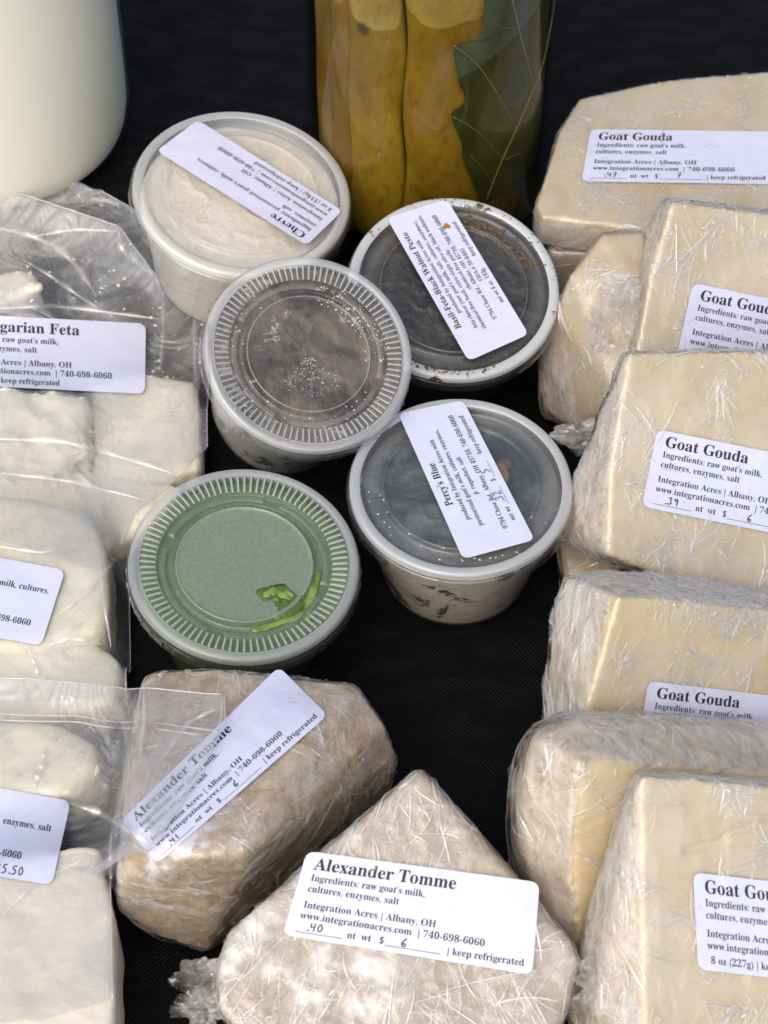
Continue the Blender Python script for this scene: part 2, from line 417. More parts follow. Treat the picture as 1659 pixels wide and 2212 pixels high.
    if hp:
        V, F = merge(hp); mk('handwritten_lettering', V, F, pen or M_PEN, lab, smooth=False)
    for (sx, sy, sr, mat) in stains:
        th = np.linspace(0, 2 * math.pi, 25)[:-1]; rr = sr * (1 + .18 * np.sin(3 * th + 1) + .1 * np.sin(5 * th))
        P2 = np.concatenate([[[sx, sy]], np.stack([sx + rr * np.cos(th) * .8, sy + rr * np.sin(th)], 1)])
        mk('stain', put(P2, .08), [[0, 1 + k, 1 + (k + 1) % 24] for k in range(24)], mat, lab)
    return lab
def std_lines(title, wt=None, ingr="Ingredients: raw goat's milk,", l2='cultures, enzymes, salt', oz=None):
    L = [(title, 1, 3.2, 5.1, 5.1, 1.0, 'l'), (ingr, 0, 3.2, 8.5, 2.85, .92, 'l'), (l2, 0, 3.2, 11.7, 2.85, .92, 'l'),
         ('Integration Acres | Albany, OH', 0, 3.2, 16.5, 2.85, .95, 'l'), ('www.integrationacres.com  | 740-698-6060', 0, 3.2, 19.7, 2.85, .95, 'l')]
    if oz: L += [(oz + ' | keep refrigerated', 0, 4.0, 23.5, 2.85, .95, 'l')]
    else: L += [('nt  wt', 0, 16.6, 23.3, 2.8, .95, 'l'), ('$', 0, 25.2, 23.3, 2.8, .95, 'l'), ('| keep refrigerated', 0, 43.5, 23.4, 2.85, .92, 'l')]
    return L
STD_RULES = [(3.0, 15.6, 23.7), (27.0, 42.0, 23.7)]

# ------------------------------------------------------------------ tablecloth
def cloth_material():
    n = N('black_woven_cloth'); p = n.pos()
    ck = n('TexChecker', i={'Scale': 62.0, 'Color1': (0, 0, 0), 'Color2': (1, 1, 1)}); n.set(ck.inputs['Vector'], n.vmap((1, 1, 0), (0, 0, .12)))
    w1 = n('TexWave', wave_type='BANDS', bands_direction='X', i={'Scale': 260.0, 'Distortion': .6}); n.set(w1.inputs['Vector'], n.vmap((1, 1, 0), (0, 0, .9)))
    w2 = n('TexWave', wave_type='BANDS', bands_direction='X', i={'Scale': 260.0, 'Distortion': .6}); n.set(w2.inputs['Vector'], n.vmap((1, 1, 0), (0, 0, -.65)))
    tw = n.mix(ck.outputs['Fac'], w1.outputs['Color'], w2.outputs['Color'])
    gate = n.ramp(n.noise(55, 2, .5, n.vmap((1, 2.2, 1), (0, 0, .12))), .45, .6, .25, 1)
    h = n.math('MULTIPLY', tw, gate)
    c = n.mix(h, (.0022, .0022, .0023), (.012, .012, .0122))
    return n.done(n.pbr(Base_Color=c, Roughness=.7, Specular_IOR_Level=.09, Normal=n.bump(h, .7, .0006)))
nx, ny = 150, 130
gx, gy = np.meshgrid(np.linspace(-700, 700, nx), np.linspace(-560, 640, ny), indexing='ij')
gz = fbm(np.stack([gx / 130, gy / 130, 0 * gx], -1).reshape(-1, 3), 3).reshape(gx.shape) * 2.0
gz = np.where(np.hypot(gx / 260, gy / 330) < 1, np.minimum(gz * .5, .4), gz) - 1.2
V = np.stack([gx, gy, gz], -1).reshape(-1, 3)
cl = mk('tablecloth', np.concatenate([V, V - np.array([0, 0, 1.5])]), np.concatenate([grid_faces(nx, ny), grid_faces(nx, ny)[:, ::-1] + nx * ny]), cloth_material())
cl['label'] = 'black woven tablecloth with a hatched pattern under all the cheeses'; cl['category'] = 'tablecloth'

# ------------------------------------------------------------------ lathe things
def lathe(prof, segs, C, n, ex, ey, mod=None):
    """prof: (r, z) in mm along the axis n from C"""
    P = np.asarray(prof, float); th = np.arange(segs) * 2 * math.pi / segs
    r = np.repeat(P[None, :, 0], segs, 0); z = np.repeat(P[None, :, 1], segs, 0); T = np.repeat(th[:, None], len(P), 1)
    if mod is not None: r, z = mod(r, z, T)
    V = C + (r * np.cos(T))[..., None] * ex + (r * np.sin(T))[..., None] * ey + z[..., None] * n
    return V.reshape(-1, 3), grid_faces(segs, len(P), True), T, r
def dense(prof, k=4):
    P = np.asarray(prof, float); out = []
    for a, b in zip(P[:-1], P[1:]):
        for t in range(k): out.append(a + (b - a) * t / k)
    out.append(P[-1]); P = np.array(out)
    return smooth_poly(P, 2, .5)

def tub(name, lab, ell, z, kind, H, mats, group='lidded cheese and pesto tubs', base_fr=.70, fill_gap=2.5, residue=False):
    cx, cy, a, b, rot = ell
    d = nrm(ray(cx, cy)); rr = nrm(RIGHT - np.dot(RIGHT, d) * d); uu = np.cross(rr, d)
    ph = math.acos(b / a); m = (math.sin(R_(rot)), math.cos(R_(rot)))
    nn = nrm(-d * math.cos(ph) + (rr * m[0] + uu * m[1]) * math.sin(ph))
    C = Z(cx, cy, z); R = a * depth(C) / FPX
    ex = nrm(rr - np.dot(rr, nn) * nn); ey = np.cross(nn, ex)
    o = thing(name, lab, 'tub', C - nn * H, group)
    RM, CM, CUP, FILL = mats
    if kind == 'smooth':
        pr = [(0, -1.5), (.62, -1.5), (.655, -1.5), (.668, -.7), (.69, -.7), (.705, -2.4), (.76, -2.9), (.835, -2.9), (.868, -.9), (.895, -.25), (.925, -.05), (.955, -.15), (.975, -.8), (.983, -3.0), (1.0, -3.3), (1.003, -6.8)]
        def mod(r, zz, T):
            sk = (zz < -3.6) & (r > R * .98); return r + np.where(sk, .22 * np.maximum(0, np.cos(T * 24)) ** 12, 0), zz
        segs = 288
    else:
        pr = [(0, -1.2), (.53, -1.2), (.565, -1.1), (.578, -.6), (.592, -1.1), (.605, -3.0), (.645, -3.3), (.66, -3.2), (.668, -2.0), (.71, -1.9), (.728, -2.2), (.735, -1.9), (.745, -1.2), (.755, -.9), (.87, -.35), (.885, -.3), (.905, -.25), (.925, .15), (.95, .22), (.972, -.2), (.984, -1.2), (.988, -3.4), (1.0, -3.7), (1.003, -7.0)]
        def mod(r, zz, T):
            q = r / R
            ribs = (q > .752) & (q < .882)
            z2 = zz + np.where(ribs, .62 * np.clip(np.cos(T * 92) * 1.6, -1, 1), 0)
            arc = (q > .655) & (q < .735); gap = np.abs(((T + .35) % (math.pi / 2)) - math.pi / 4) > math.pi / 4 - .11
            z2 = np.where(arc & gap, -3.1, z2)
            sk = (zz < -3.9) & (q > .98); return r + np.where(sk, .3 * np.maximum(0, np.cos(T * 46)) ** 8, 0), z2
        segs = 736
    P = dense([(q * R, zz) for q, zz in pr], 4)
    V, F, T, r = lathe(P, segs, C, nn, ex, ey, mod)
    rm = (P[:, 0] > R * (.878 if kind == 'smooth' else .89)); rm = rm[:-1] & rm[1:]
    sk = (P[:-1, 1] < -2.2) & (P[:-1, 0] > R * .9)
    mi = np.tile(np.where(sk, 2, np.where(rm, 0, 1)), segs)
    q = r / R
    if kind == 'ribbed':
        rib = np.where((q > .748) & (q < .885), .22 + np.clip(np.cos(T * 92) * 3 - 1.4, 0, 1), 0) + .8 * np.exp(-((q - .578) / .006) ** 2) + .35 * ((q > .668) & (q < .715)) + .5 * np.exp(-((q - .895) / .008) ** 2)  # rib crests and step edges whitened: highlights painted into the plastic
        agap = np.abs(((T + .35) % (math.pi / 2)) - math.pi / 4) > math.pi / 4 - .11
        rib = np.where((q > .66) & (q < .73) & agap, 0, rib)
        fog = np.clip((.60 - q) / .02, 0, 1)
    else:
        rib = .6 * np.exp(-((q - .68) / .008) ** 2) + .4 * np.exp(-((q - .76) / .005) ** 2); fog = np.clip((.66 - q) / .02, 0, 1)  # thin white rings paint the highlights of the lid steps
    if residue:
        nz_ = np.clip((fbm(V.reshape(-1, 3) / 3.2, 4) + .16).reshape(q.shape) * 1.7, 0, 1); n2 = np.clip((fbm(V.reshape(-1, 3) / 1.3 + 9, 3) + .05).reshape(q.shape) * 3, 0, 1)
        dth = np.abs((T - R_(275) + math.pi) % (2 * math.pi) - math.pi)
        rib = np.maximum(rib, 1.1 * nz_ * (.3 + .7 * n2) * np.exp(-((q - .24) / .13) ** 2 - (dth / .75) ** 2))
        rib = np.maximum(rib, .95 * nz_ * np.exp(-((q - .80) / .10) ** 2) * np.clip(.30 + .7 * np.cos(T - R_(205)), 0, 1))
        rib = np.maximum(rib, .45 * nz_ * n2 * np.exp(-((q - .70) / .07) ** 2) * np.clip(.35 + .75 * np.cos(T - R_(30)), 0, 1))
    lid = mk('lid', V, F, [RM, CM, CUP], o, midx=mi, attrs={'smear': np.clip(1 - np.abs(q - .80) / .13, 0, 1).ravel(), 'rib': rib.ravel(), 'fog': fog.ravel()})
    # cup
    rt, rb = .93 * R, base_fr * R
    P = dense([(rt * 1.02, -2.6), (rt, -3.5), (rt * .985, -8), (rb + (rt - rb) * .45, -H * .55), (rb, -H + 2.0), (rb - 1.2, -H + .5), (rb - 3, -H), (0.01, -H)], 3)
    V, F, _, _ = lathe(P, 128, C, nn, ex, ey); mk('cup', V, F, CUP, o)
    g = fill_gap
    P = [(0.01, -g)] + [(rt * t, -g) for t in np.linspace(.05, .93, 40)] + [(rt * .97 - .6, -g - .6)] + [(rt * .985 - .7 + (rb - rt) * t, -8 + (8 - H + 1.4) * t) for t in np.linspace(0, 1, 24)] + [(rb - 3, -H + .9), (0.01, -H + .9)]
    V, F, _, _ = lathe(P, 160, C, nn, ex, ey)
    L = V - C; zz = L @ nn
    top = zz > -g - 1
    V = V + np.outer(np.where(top, (ridge(V / 11, 3) - .7) * .55, 0), nn)
    mk('contents', V, F, FILL, o)
    return o, dict(C=C, n=nn, R=R, ex=ex, ey=ey)

def goop(name, col1, col2, scale, lo, hi, col3=None, s3=(0, 0), sc3=60, rough=.45, sss=.2, bmp=.5):
    n = N(name); p = n.pos()
    c = n.mix(n.ramp(n.noise(scale, 6, .66, p, dist=.6), lo, hi), col1, col2)
    if col3: c = n.mix(n.ramp(n.noise(sc3, 6, .7, n.vmap((1, 1, .9)), dist=.5), *s3), c, col3)
    return n.done(n.pbr(Base_Color=c, Roughness=rough, Subsurface_Weight=sss, Subsurface_Scale=.004, Subsurface_Radius=(1, .8, .6), Normal=n.bump(n.noise(200, 5, .65, p), bmp, .002)))
def flecks(name, n_, frame, rmin, rmax, zoff, smin, smax, mat, parent, a0=0, a1=2 * math.pi, r_=None):
    """crumbs and smears of food stuck to a lid"""
    r_ = r_ or random.Random(11); parts = []
    C, nn, R, ex, ey = (frame[k] for k in ('C', 'n', 'R', 'ex', 'ey'))
    for _ in range(n_):
        th = r_.uniform(a0, a1); rr = R * r_.uniform(rmin, rmax); s = r_.uniform(smin, smax); k = 9
        c0 = C + ex * rr * math.cos(th) + ey * rr * math.sin(th) + nn * zoff
        a = r_.uniform(0, 6.3); e = r_.uniform(.4, 1); u = ex * math.cos(a) + ey * math.sin(a); v = -ex * math.sin(a) + ey * math.cos(a)
        ring = [c0 + (u * math.cos(t) + v * math.sin(t) * e) * s * r_.uniform(.6, 1.2) for t in np.arange(k) * 2 * math.pi / k]
        V = np.array([c0 + nn * s * .35] + ring); parts.append((V, [[0, 1 + i, 1 + (i + 1) % k] for i in range(k)]))
    V, F = merge(parts); return mk(name, V, F, mat, parent)

# --- chevre tub
FILL = goop('chevre', (.82, .75, .62), (.75, .67, .54), 40, .35, .65, sss=.35)
o, fr = tub('chevre_tub', 'round tub of cream coloured chevre with white label upside down, behind the ash tub', (524, 412, 242, 180, 9), 50, 'smooth', 47,
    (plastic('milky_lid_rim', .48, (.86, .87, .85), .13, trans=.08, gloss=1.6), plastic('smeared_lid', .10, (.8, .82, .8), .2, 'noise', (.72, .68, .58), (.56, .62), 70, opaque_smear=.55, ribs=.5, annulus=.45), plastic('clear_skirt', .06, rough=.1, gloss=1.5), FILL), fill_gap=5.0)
pl = (fr['C'] + fr['n'] * .45, fr['n'])
label(o, [(662, 530), (338, 326), (427, 259), (740, 455)], plane=pl, bend=.5, lines=[('Chevre', 1, 3.0, 5.0, 5.0, 1, 'l'), ("Ingredients: pasteurized goat's milk, cultures,", 0, 3.0, 8.6, 2.85, .92, 'l'), ('enzymes, salt', 0, 3, 11.8, 2.85, .92, 'l'),
    ('Integration Acres | Albany, OH', 0, 3, 16.4, 2.85, .95, 'l'), ('www.integrationacres.com | 740-698-6060', 0, 3, 19.8, 2.85, .95, 'l'), ('4 oz (114g) | keep refrigerated', 0, 3, 23.2, 2.85, .95, 'l')])
n = N('chevre_smear'); M_CHEVRE_SMEAR = n.done(n.pbr(Base_Color=(.78, .75, .66), Roughness=.5))
flecks('cheese_residue', 46, fr, .70, .86, -3.6, .4, 1.5, M_CHEVRE_SMEAR, o)

# --- basil pesto tub
n = N('tomato_stain'); M_STAIN = n.done(n.pbr(Base_Color=(.40, .14, .03), Roughness=.4))
n = N('pesto_crumb'); M_CRUMB = n.done(n.pbr(Base_Color=n.mix(n.noise(400, 3), (.04, .025, .01), (.17, .10, .03)), Roughness=.5))
FILL = goop('walnut_pesto', (.012, .011, .008), (.055, .046, .03), 55, .4, .65, (.20, .17, .11), (.68, .74), 90, rough=.3)
o, fr = tub('basil_pesto_tub', 'round tub of dark basil feta walnut pesto with food stains on its white rim', (981, 618, 235, 200, 10), 50, 'smooth', 47,
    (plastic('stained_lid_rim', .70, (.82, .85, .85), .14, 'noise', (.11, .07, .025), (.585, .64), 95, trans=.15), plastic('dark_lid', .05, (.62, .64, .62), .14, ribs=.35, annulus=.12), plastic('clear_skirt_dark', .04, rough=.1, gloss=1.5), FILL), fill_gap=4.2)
pl = (fr['C'] + fr['n'] * .45, fr['n'])
B = [('Basil-Feta-Black Walnut Pesto', 1, 36, 4.2, 3.45, .98, 'c')]
for k, s in enumerate(['produced by Integration Acres with', "feta cheese (raw goat's milk, salt, cultures, enzymes),", 'chemical-free basil, extra-virgin olive oil, black walnuts,', 'chemical-free garlic', '9794 Chase Rd., Albany, OH 45710, 740-698-6060', 'ODA # 39-0405', 'net wt 4 oz  143g          keep refrigerated']):
    B.append((s, 0, 36.5, 7.0 + 2.78 * k, 2.45, .92, 'c'))
label(o, [(1012, 780), (835, 470), (965, 430), (1142, 722)], plane=pl, bend=.5, lines=B, stains=[(55.5, 19.5, 1.5, M_STAIN)])
flecks('pesto_crumbs', 40, fr, .72, .84, -2.6, .5, 1.6, M_CRUMB, o, R_(20), R_(100))
flecks('pesto_crumbs', 70, fr, .86, .93, .1, .15, .7, M_CRUMB, o, R_(235), R_(300), random.Random(4))
flecks('pesto_crumbs', 46, fr, .86, .96, .1, .12, .5, M_CRUMB, o, R_(5), R_(150), random.Random(5))

# --- Percy's blue tub
FILL = goop('blue_cheese', (.82, .75, .63), (.74, .66, .52), 50, .35, .65, (.03, .045, .075), (.555, .62), 75, sss=.3)
FILLTOP = None
o, fr = tub('blue_cheese_tub', 'round tub of white cheese with blue mould, weight and price in blue pen', (996, 1045, 248, 197, 4), 46, 'smooth', 46,
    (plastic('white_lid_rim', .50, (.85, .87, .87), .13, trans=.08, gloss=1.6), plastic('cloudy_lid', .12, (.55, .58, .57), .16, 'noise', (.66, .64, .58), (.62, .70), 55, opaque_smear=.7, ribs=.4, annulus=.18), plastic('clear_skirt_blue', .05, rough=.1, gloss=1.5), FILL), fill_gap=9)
C, nn, R_l, ex, ey = (fr[k] for k in ('C', 'n', 'R', 'ex', 'ey'))
P = [(.01, -4.6)] + [(R_l * .88 * t, -4.6 - .6 * t) for t in np.linspace(.04, 1, 40)] + [(R_l * .885, -6.4), (.01, -7.0)]
V, F, _, _ = lathe(P, 128, C, nn, ex, ey); V = V + np.outer((ridge(V / 14, 3) - .7) * .7, nn)
mk('mould_skin', V, F, goop('blue_mould', (.022, .028, .028), (.13, .14, .135), 60, .38, .64, (.50, .48, .42), (.66, .74), 45), o)
pl = (C + nn * .45, nn)
label(o, [(1000, 1208), (860, 893), (1000, 864), (1155, 1166)], plane=pl, bend=.5, pen=M_BLUEPEN, lines=[("Percy's Blue", 1, 33, 4.8, 3.9, .95, 'c'), ('produced by Integration Acres with', 0, 34, 8.2, 2.6, .94, 'c'), ("pasteurized goat's milk, cultures, enzymes,", 0, 34, 11.4, 2.6, .94, 'c'),
    ('p. roquefort, salt', 0, 34, 14.6, 2.6, .94, 'c'), ('9794 Chase Rd., Albany, OH 45710, 740-698-6060', 0, 34.5, 19.0, 2.6, .92, 'c'), ('net wt', 0, 10.5, 22.6, 2.6, .94, 'l'), ('$', 0, 29, 22.6, 2.6, .94, 'l'), ('keep refrigerated', 0, 42, 22.6, 2.6, .94, 'l')],
    rules=[(18, 26.5, 22.9), (31, 38.5, 22.9)], hand=[('.32', 19, 22.2, 3.0), ('5', 33, 22.2, 3.2)])
flecks('cheese_residue', 46, fr, .66, .90, -2.2, .08, .5, M_CHEVRE_SMEAR, o, R_(180), R_(350))
flecks('mould_spot', 5, fr, .30, .46, -2.3, 2.0, 4.5, goop('brown_mould', (.10, .06, .035), (.22, .15, .10), 90, .4, .6), o, R_(15), R_(60))

# --- ash tub
FILL = goop('ash_coated_cheese', (.09, .075, .055), (.26, .22, .17), 60, .38, .62, (.82, .80, .74), (.38, .50), 85, sss=.15)
n = N('white_cheese_film'); M_WHITE = n.done(n.pbr(Base_Color=(.80, .79, .75), Roughness=.5))
o, fr = tub('ash_cheese_tub', 'round tub of grey ash coated cheese with unlabelled ribbed clear lid', (668, 761, 233, 211, 26), 66, 'ribbed', 54,
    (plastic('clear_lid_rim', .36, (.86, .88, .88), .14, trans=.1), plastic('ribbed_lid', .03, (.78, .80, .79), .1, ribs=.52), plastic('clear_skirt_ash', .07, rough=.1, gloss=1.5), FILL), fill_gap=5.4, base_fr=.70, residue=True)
C, nn, R_l, ex, ey = (fr[k] for k in ('C', 'n', 'R', 'ex', 'ey'))
P = [(.01, -3.5)] + [(R_l * .9 * t, -3.5 - .2 * t) for t in np.linspace(.03, 1, 40)] + [(R_l * .905, -5), (.01, -5.5)]
V, F, _, _ = lathe(P, 128, C, nn, ex, ey); V = V + np.outer((ridge(V / 12, 3) - .7) * .5, nn)
mk('ash_crust', V, F, goop('ash_crust', (.045, .034, .024), (.16, .13, .095), 55, .36, .64, (.40, .38, .33), (.60, .68), 120), o)
flecks('cheese_residue', 240, fr, .04, .42, -1.75, .05, .22, M_WHITE, o, R_(235), R_(320))
flecks('cheese_residue', 120, fr, .55, .80, -3.3, .08, .45, M_WHITE, o, R_(0), R_(80), random.Random(8))
flecks('cheese_residue', 120, fr, .60, .9, -3.2, .08, .4, M_WHITE, o, R_(130), R_(330), random.Random(9))
# embossed cup and fork mark
def emb(strokes, sc, ox, oy, rot, frame, mat, parent, name):
    parts = []; ca, sa = math.cos(rot), math.sin(rot)
    for st in strokes:
        P = resample(st, 14) * sc; Q = np.stack([ox + P[:, 0] * ca - P[:, 1] * sa, oy + P[:, 0] * sa + P[:, 1] * ca], 1)
        parts.append(tube(frame['C'] + Q[:, :1] * frame['ex'] + Q[:, 1:] * frame['ey'] - frame['n'] * 1.15, .16, 6))
    V, F = merge(parts); return mk(name, V, F, mat, parent)
MARK = [[(0, 0), (0, 1), (.15, 1.2)], [(.12, 1.9), (.12, 1.2)], [(-.12, 1.9), (-.12, 1.2)], [(0, 1), (-.15, 1.2)], [(.6, 1.9), (.62, 1.3), (.85, 1.0), (1.1, 1.3), (1.12, 1.9), (.6, 1.9)], [(.85, 1.0), (.85, .1)], [(.6, .05), (1.1, .05)]]
M_EMB = plastic('embossed_plastic', .35, rough=.15)
emb(MARK, 2.6, -.43 * R_l, .16 * R_l, R_(-75), fr, M_EMB, o, 'embossed_mark')

# --- green sauce tub
FILL = goop('green_sauce', (.06, .115, .025), (.085, .15, .035), 40, .3, .7, rough=.3)
o, fr = tub('green_sauce_tub', 'round tub of bright green sauce with unlabelled ribbed clear lid', (528, 1214, 254, 213, 2), 46, 'ribbed', 45,
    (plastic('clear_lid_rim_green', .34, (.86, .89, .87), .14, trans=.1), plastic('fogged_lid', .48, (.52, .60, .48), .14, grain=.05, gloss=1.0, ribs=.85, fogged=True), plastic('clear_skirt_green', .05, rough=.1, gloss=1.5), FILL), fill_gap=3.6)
C, nn, R_l, ex, ey = (fr[k] for k in ('C', 'n', 'R', 'ex', 'ey'))
n = N('lime_sauce'); M_LIME = n.done(n.pbr(Base_Color=n.mix(n.ramp(n.noise(260, 4), .4, .6), (.13, .23, .03), (.25, .34, .07)), Roughness=.25, Subsurface_Weight=.2, Subsurface_Scale=.003))
n = N('dark_sauce'); M_DKG = n.done(n.pbr(Base_Color=(.075, .135, .025), Roughness=.25))
def smear(pts, w, mat, h=.5, zz=-1.15):
    P = smooth_poly(resample([PL(x, y, C + nn * zz, nn) for x, y in pts], 26), 3); t = np.linspace(0, 1, 26)
    V, F = tube(P, w * (.5 + .5 * np.sin(math.pi * np.clip(t * .9 + .05, 0, 1))) * (1 + .25 * np.sin(t * 19)), 10)
    V = V + np.stack([fbm(V / 2.2 + k, 2) for k in (0, 5, 11)], 1) * w * .32
    s = (V - (C + nn * zz)) @ nn; return V - np.outer(s * (1 - h / w), nn), F
V, F = merge([smear([(562, 1290), (585, 1275), (615, 1283), (628, 1300), (600, 1312)], 3.0, M_DKG, .04), smear([(600, 1318), (630, 1318), (655, 1300)], 1.6, M_DKG, .04)])
sp = mk('clear_patch', V, F, M_DKG, o)
V, F = merge([smear([(570, 1288), (585, 1276), (605, 1280), (625, 1296)], 1.3, M_LIME, .12), smear([(610, 1284), (622, 1278), (632, 1290)], .8, M_LIME, .12),
              smear([(545, 1362), (590, 1352), (640, 1330), (672, 1292), (690, 1235)], 1.4, M_LIME, .2, -2.9), smear([(592, 1335), (615, 1318), (640, 1312)], 1.7, M_LIME, .35, -2.6), smear([(678, 1320), (660, 1340)], 1.2, M_LIME, .3, -2.6)])
mk('sauce_smear', V, F, M_LIME, o)

# ------------------------------------------------------------------ milk bottle
AX = (np.array([0, 0, 1.0]), np.array([1.0, 0, 0]), np.array([0, 1.0, 0]))
B0 = Z(-4, 283, 0); RB = 297 * depth(B0 + np.array([0, 0, 30])) / FPX
o = thing('milk_bottle', 'large bottle full of cream coloured milk, standing in the corner beside the black cloth', 'bottle', B0)
pr = [(.01, 2), (RB - 18, 1.5), (RB - 11, 0), (RB - 5, 2.2), (RB - 1.5, 7), (RB - .2, 14), (RB, 24), (RB, 60), (RB, 120), (RB - 1, 138), (RB - 8, 156), (RB - 22, 172), (RB - 28, 186), (RB - 28, 205)]
V, F, _, _ = lathe(dense(pr, 6), 200, B0, *AX)
V = V + np.stack([fbm(V / 7 + s, 2) * .28 for s in (0, 9, 21)], 1)
n = N('bottle_plastic'); p = n.pos()
tr = n('BsdfTransparent', i={'Color': (.97, .97, .96)}); gl = n('BsdfGlossy', i={'Roughness': .3}); nor = n.bump(n.noise(160, 3), .2, .001); n.set(gl.inputs['Normal'], nor)
M_BOTTLE = n.done(n.mixs(n.fresnel(nor, .03, .4), tr, gl)); mk('bottle_shell', V, F, M_BOTTLE, o)
pr2 = [(max(r - .9, .01), z + (.9 if z < 3 else 0)) for r, z in pr[:-2]] + [(.01, 172)]
V, F, _, _ = lathe(dense(pr2, 5), 128, B0, *AX)
n = N('milk'); M_MILK = n.done(n.pbr(Base_Color=(.89, .87, .71), Roughness=.6, Subsurface_Weight=.2, Subsurface_Scale=.006, Subsurface_Radius=(1, .9, .7)))
mk('milk', V, F, M_MILK, o)
V, F, _, _ = lathe([(RB - 27, 204), (RB - 26, 190), (RB - 25.5, 190), (RB - 25.5, 207), (RB - 27, 209), (.01, 209)], 64, B0, *AX)
n = N('bottle_cap_plastic'); mk('bottle_cap', V, F, n.done(n.pbr(Base_Color=(.75, .75, .73), Roughness=.4)), o)

# ------------------------------------------------------------------ pickle jar
J0 = Z(921, 424, 0); RJ = 254 * depth(J0 + np.array([0, 0, 30])) / FPX
o = thing('pickle_jar', 'tall glass jar of yellow pickled spears and a green vine leaf behind the pesto tub', 'jar', J0)
pr = [(.01, 1.5), (RJ - 8, 1.5), (RJ - 5, 0), (RJ - 1.6, 1.8), (RJ, 6), (RJ, 60), (RJ, 150), (RJ - 3, 161), (RJ - 7, 167), (RJ - 7, 181)]
V, F, _, _ = lathe(dense(pr, 5), 160, J0, *AX)
n = N('jar_glass'); tr = n('BsdfTransparent', i={'Color': (.92, .93, .88)}); gl = n('BsdfGlossy', i={'Roughness': .06})
mk('glass', V, F, n.done(n.mixs(n.fresnel(None, .04, .8), tr, gl)), o)
n = N('brine'); M_BRINE = n.done(n('BsdfTransparent', i={'Color': (.82, .76, .52)}))
V, F, _, _ = lathe(dense([(.01, 2.6), (RJ - 4, 2.6), (RJ - 1.6, 6), (RJ - 1.2, 12), (RJ - 1.2, 152), (.01, 154)], 4), 96, J0, *AX); mk('brine', V, F, M_BRINE, o)
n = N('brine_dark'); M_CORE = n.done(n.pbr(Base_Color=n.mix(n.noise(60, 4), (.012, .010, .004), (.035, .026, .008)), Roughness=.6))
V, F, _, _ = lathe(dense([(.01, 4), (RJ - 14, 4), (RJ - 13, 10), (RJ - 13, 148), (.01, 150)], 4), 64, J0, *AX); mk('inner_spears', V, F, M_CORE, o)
def spear_mat(name, a, b, c3):
    n = N(name); p = n.pos()
    c = n.mix(n.ramp(n.noise(48, 6, .68, n.vmap((1, 1, .5)), dist=.5), .36, .64), a, b)
    c = n.mix(n.ramp(n.noise(280, 5, .75, n.vmap((1, 1, .6))), .50, .68, 0, .6), c, c3)
    c = n.mix(n.ramp(n.noise(30, 3, .6, n.vmap((1, 1, .35))), .50, .72, 0, .55), c, c3)
    v = n('TexVoronoi', i={'Scale': 62.0}); n.set(v.inputs['Vector'], p)
    c = n.mix(n.math('MULTIPLY', n.ramp(v.outputs['Distance'], .10, .24, .8, 0), n.ramp(n.noise(35, 1), .5, .6)), c, (.035, .028, .012))
    return n.done(n.pbr(Base_Color=c, Roughness=.5, Normal=n.bump(n.noise(300, 4), .3, .001), Subsurface_Weight=.15, Subsurface_Scale=.004))
MS = [spear_mat('amber_spear', (.22, .135, .02), (.32, .20, .035), (.10, .055, .01)), spear_mat('yellow_spear', (.40, .29, .045), (.29, .20, .03), (.15, .095, .014)), spear_mat('ochre_spear', (.36, .245, .038), (.26, .17, .025), (.15, .09, .013))]
def jang(px):                                   # angle on the jar whose silhouette abscissa is px
    return math.asin(max(-1, min(1, (px - 930) / 268.0)))
def spear(x0, x1, mat, inset, z0, z1, cut=0.0):
    a0, a1 = jang(x0), jang(x1); nth, nz = 26, 90
    t = np.linspace(0, 1, nth); zz = np.linspace(z0, z1, nz); V = []
    for rr in ('o', 'i'):
        for k, z in enumerate(zz):
            th = a0 + (a1 - a0) * t; w = np.sin(np.pi * t) ** .35; e = min(1, (z - z0) / 8 + .2) ** .5
            r = (RJ - inset - 1.6 * (1 - w) - 3 * (1 - e)) if rr == 'o' else np.full(nth, RJ - inset - 11)
            th = th + .02 * math.sin(z * .11 + x0) 
            V.append(np.stack([J0[0] + r * np.sin(th), J0[1] - r * np.cos(th), np.full(nth, z)], 1))
    V = np.concatenate(V); V[:nth * nz] += (fbm(V[:nth * nz] / 9, 2)[:, None] * .3) * np.array([0, 1, 0])
    F = grid_faces(nz, nth).tolist(); off = nz * nth; F += [[i + off for i in q[::-1]] for q in grid_faces(nz, nth).tolist()]
    for k in range(nz - 1):
        for j in (0, nth - 1): F.append([k * nth + j, (k + 1) * nth + j, off + (k + 1) * nth + j, off + k * nth + j])
    for j in range(nth - 1):
        for k in (0, nz - 1): F.append([k * nth + j, k * nth + j + 1, off + k * nth + j + 1, off + k * nth + j])
    return mk('pickled_spear', V, F, mat, o)
spear(664, 698, MS[0], 2.6, 6, 144); spear(700, 746, MS[0], 2.2, 9, 147); spear(744, 866, MS[1], 1.8, 12, 148); spear(869, 1060, MS[2], 2.4, 6, 145); spear(1066, 1180, MS[0], 6, 6, 142)
zq = lambda x, y: (664 + x * .3398, y * .3398)
def on_jar(px, py, r):                          # where a photograph ray meets the upright cylinder of radius r
    d = ray(px, py); e = CAM - J0; A = d[0] ** 2 + d[1] ** 2; Bq = 2 * (d[0] * e[0] + d[1] * e[1]); Cq = e[0] ** 2 + e[1] ** 2 - r * r
    disc = Bq * Bq - 4 * A * Cq
    t = (-Bq - math.sqrt(max(disc, 0))) / (2 * A); return CAM + d * t
RL = RJ - 1.5
edge = [(1130, -420), (1130, 0), (1115, 200), (1060, 285), (990, 275), (920, 290), (945, 420), (960, 530), (1015, 640), (960, 690), (905, 712), (930, 800), (985, 920), (980, 990), (1020, 1100), (1060, 1180), (1110, 1300)]
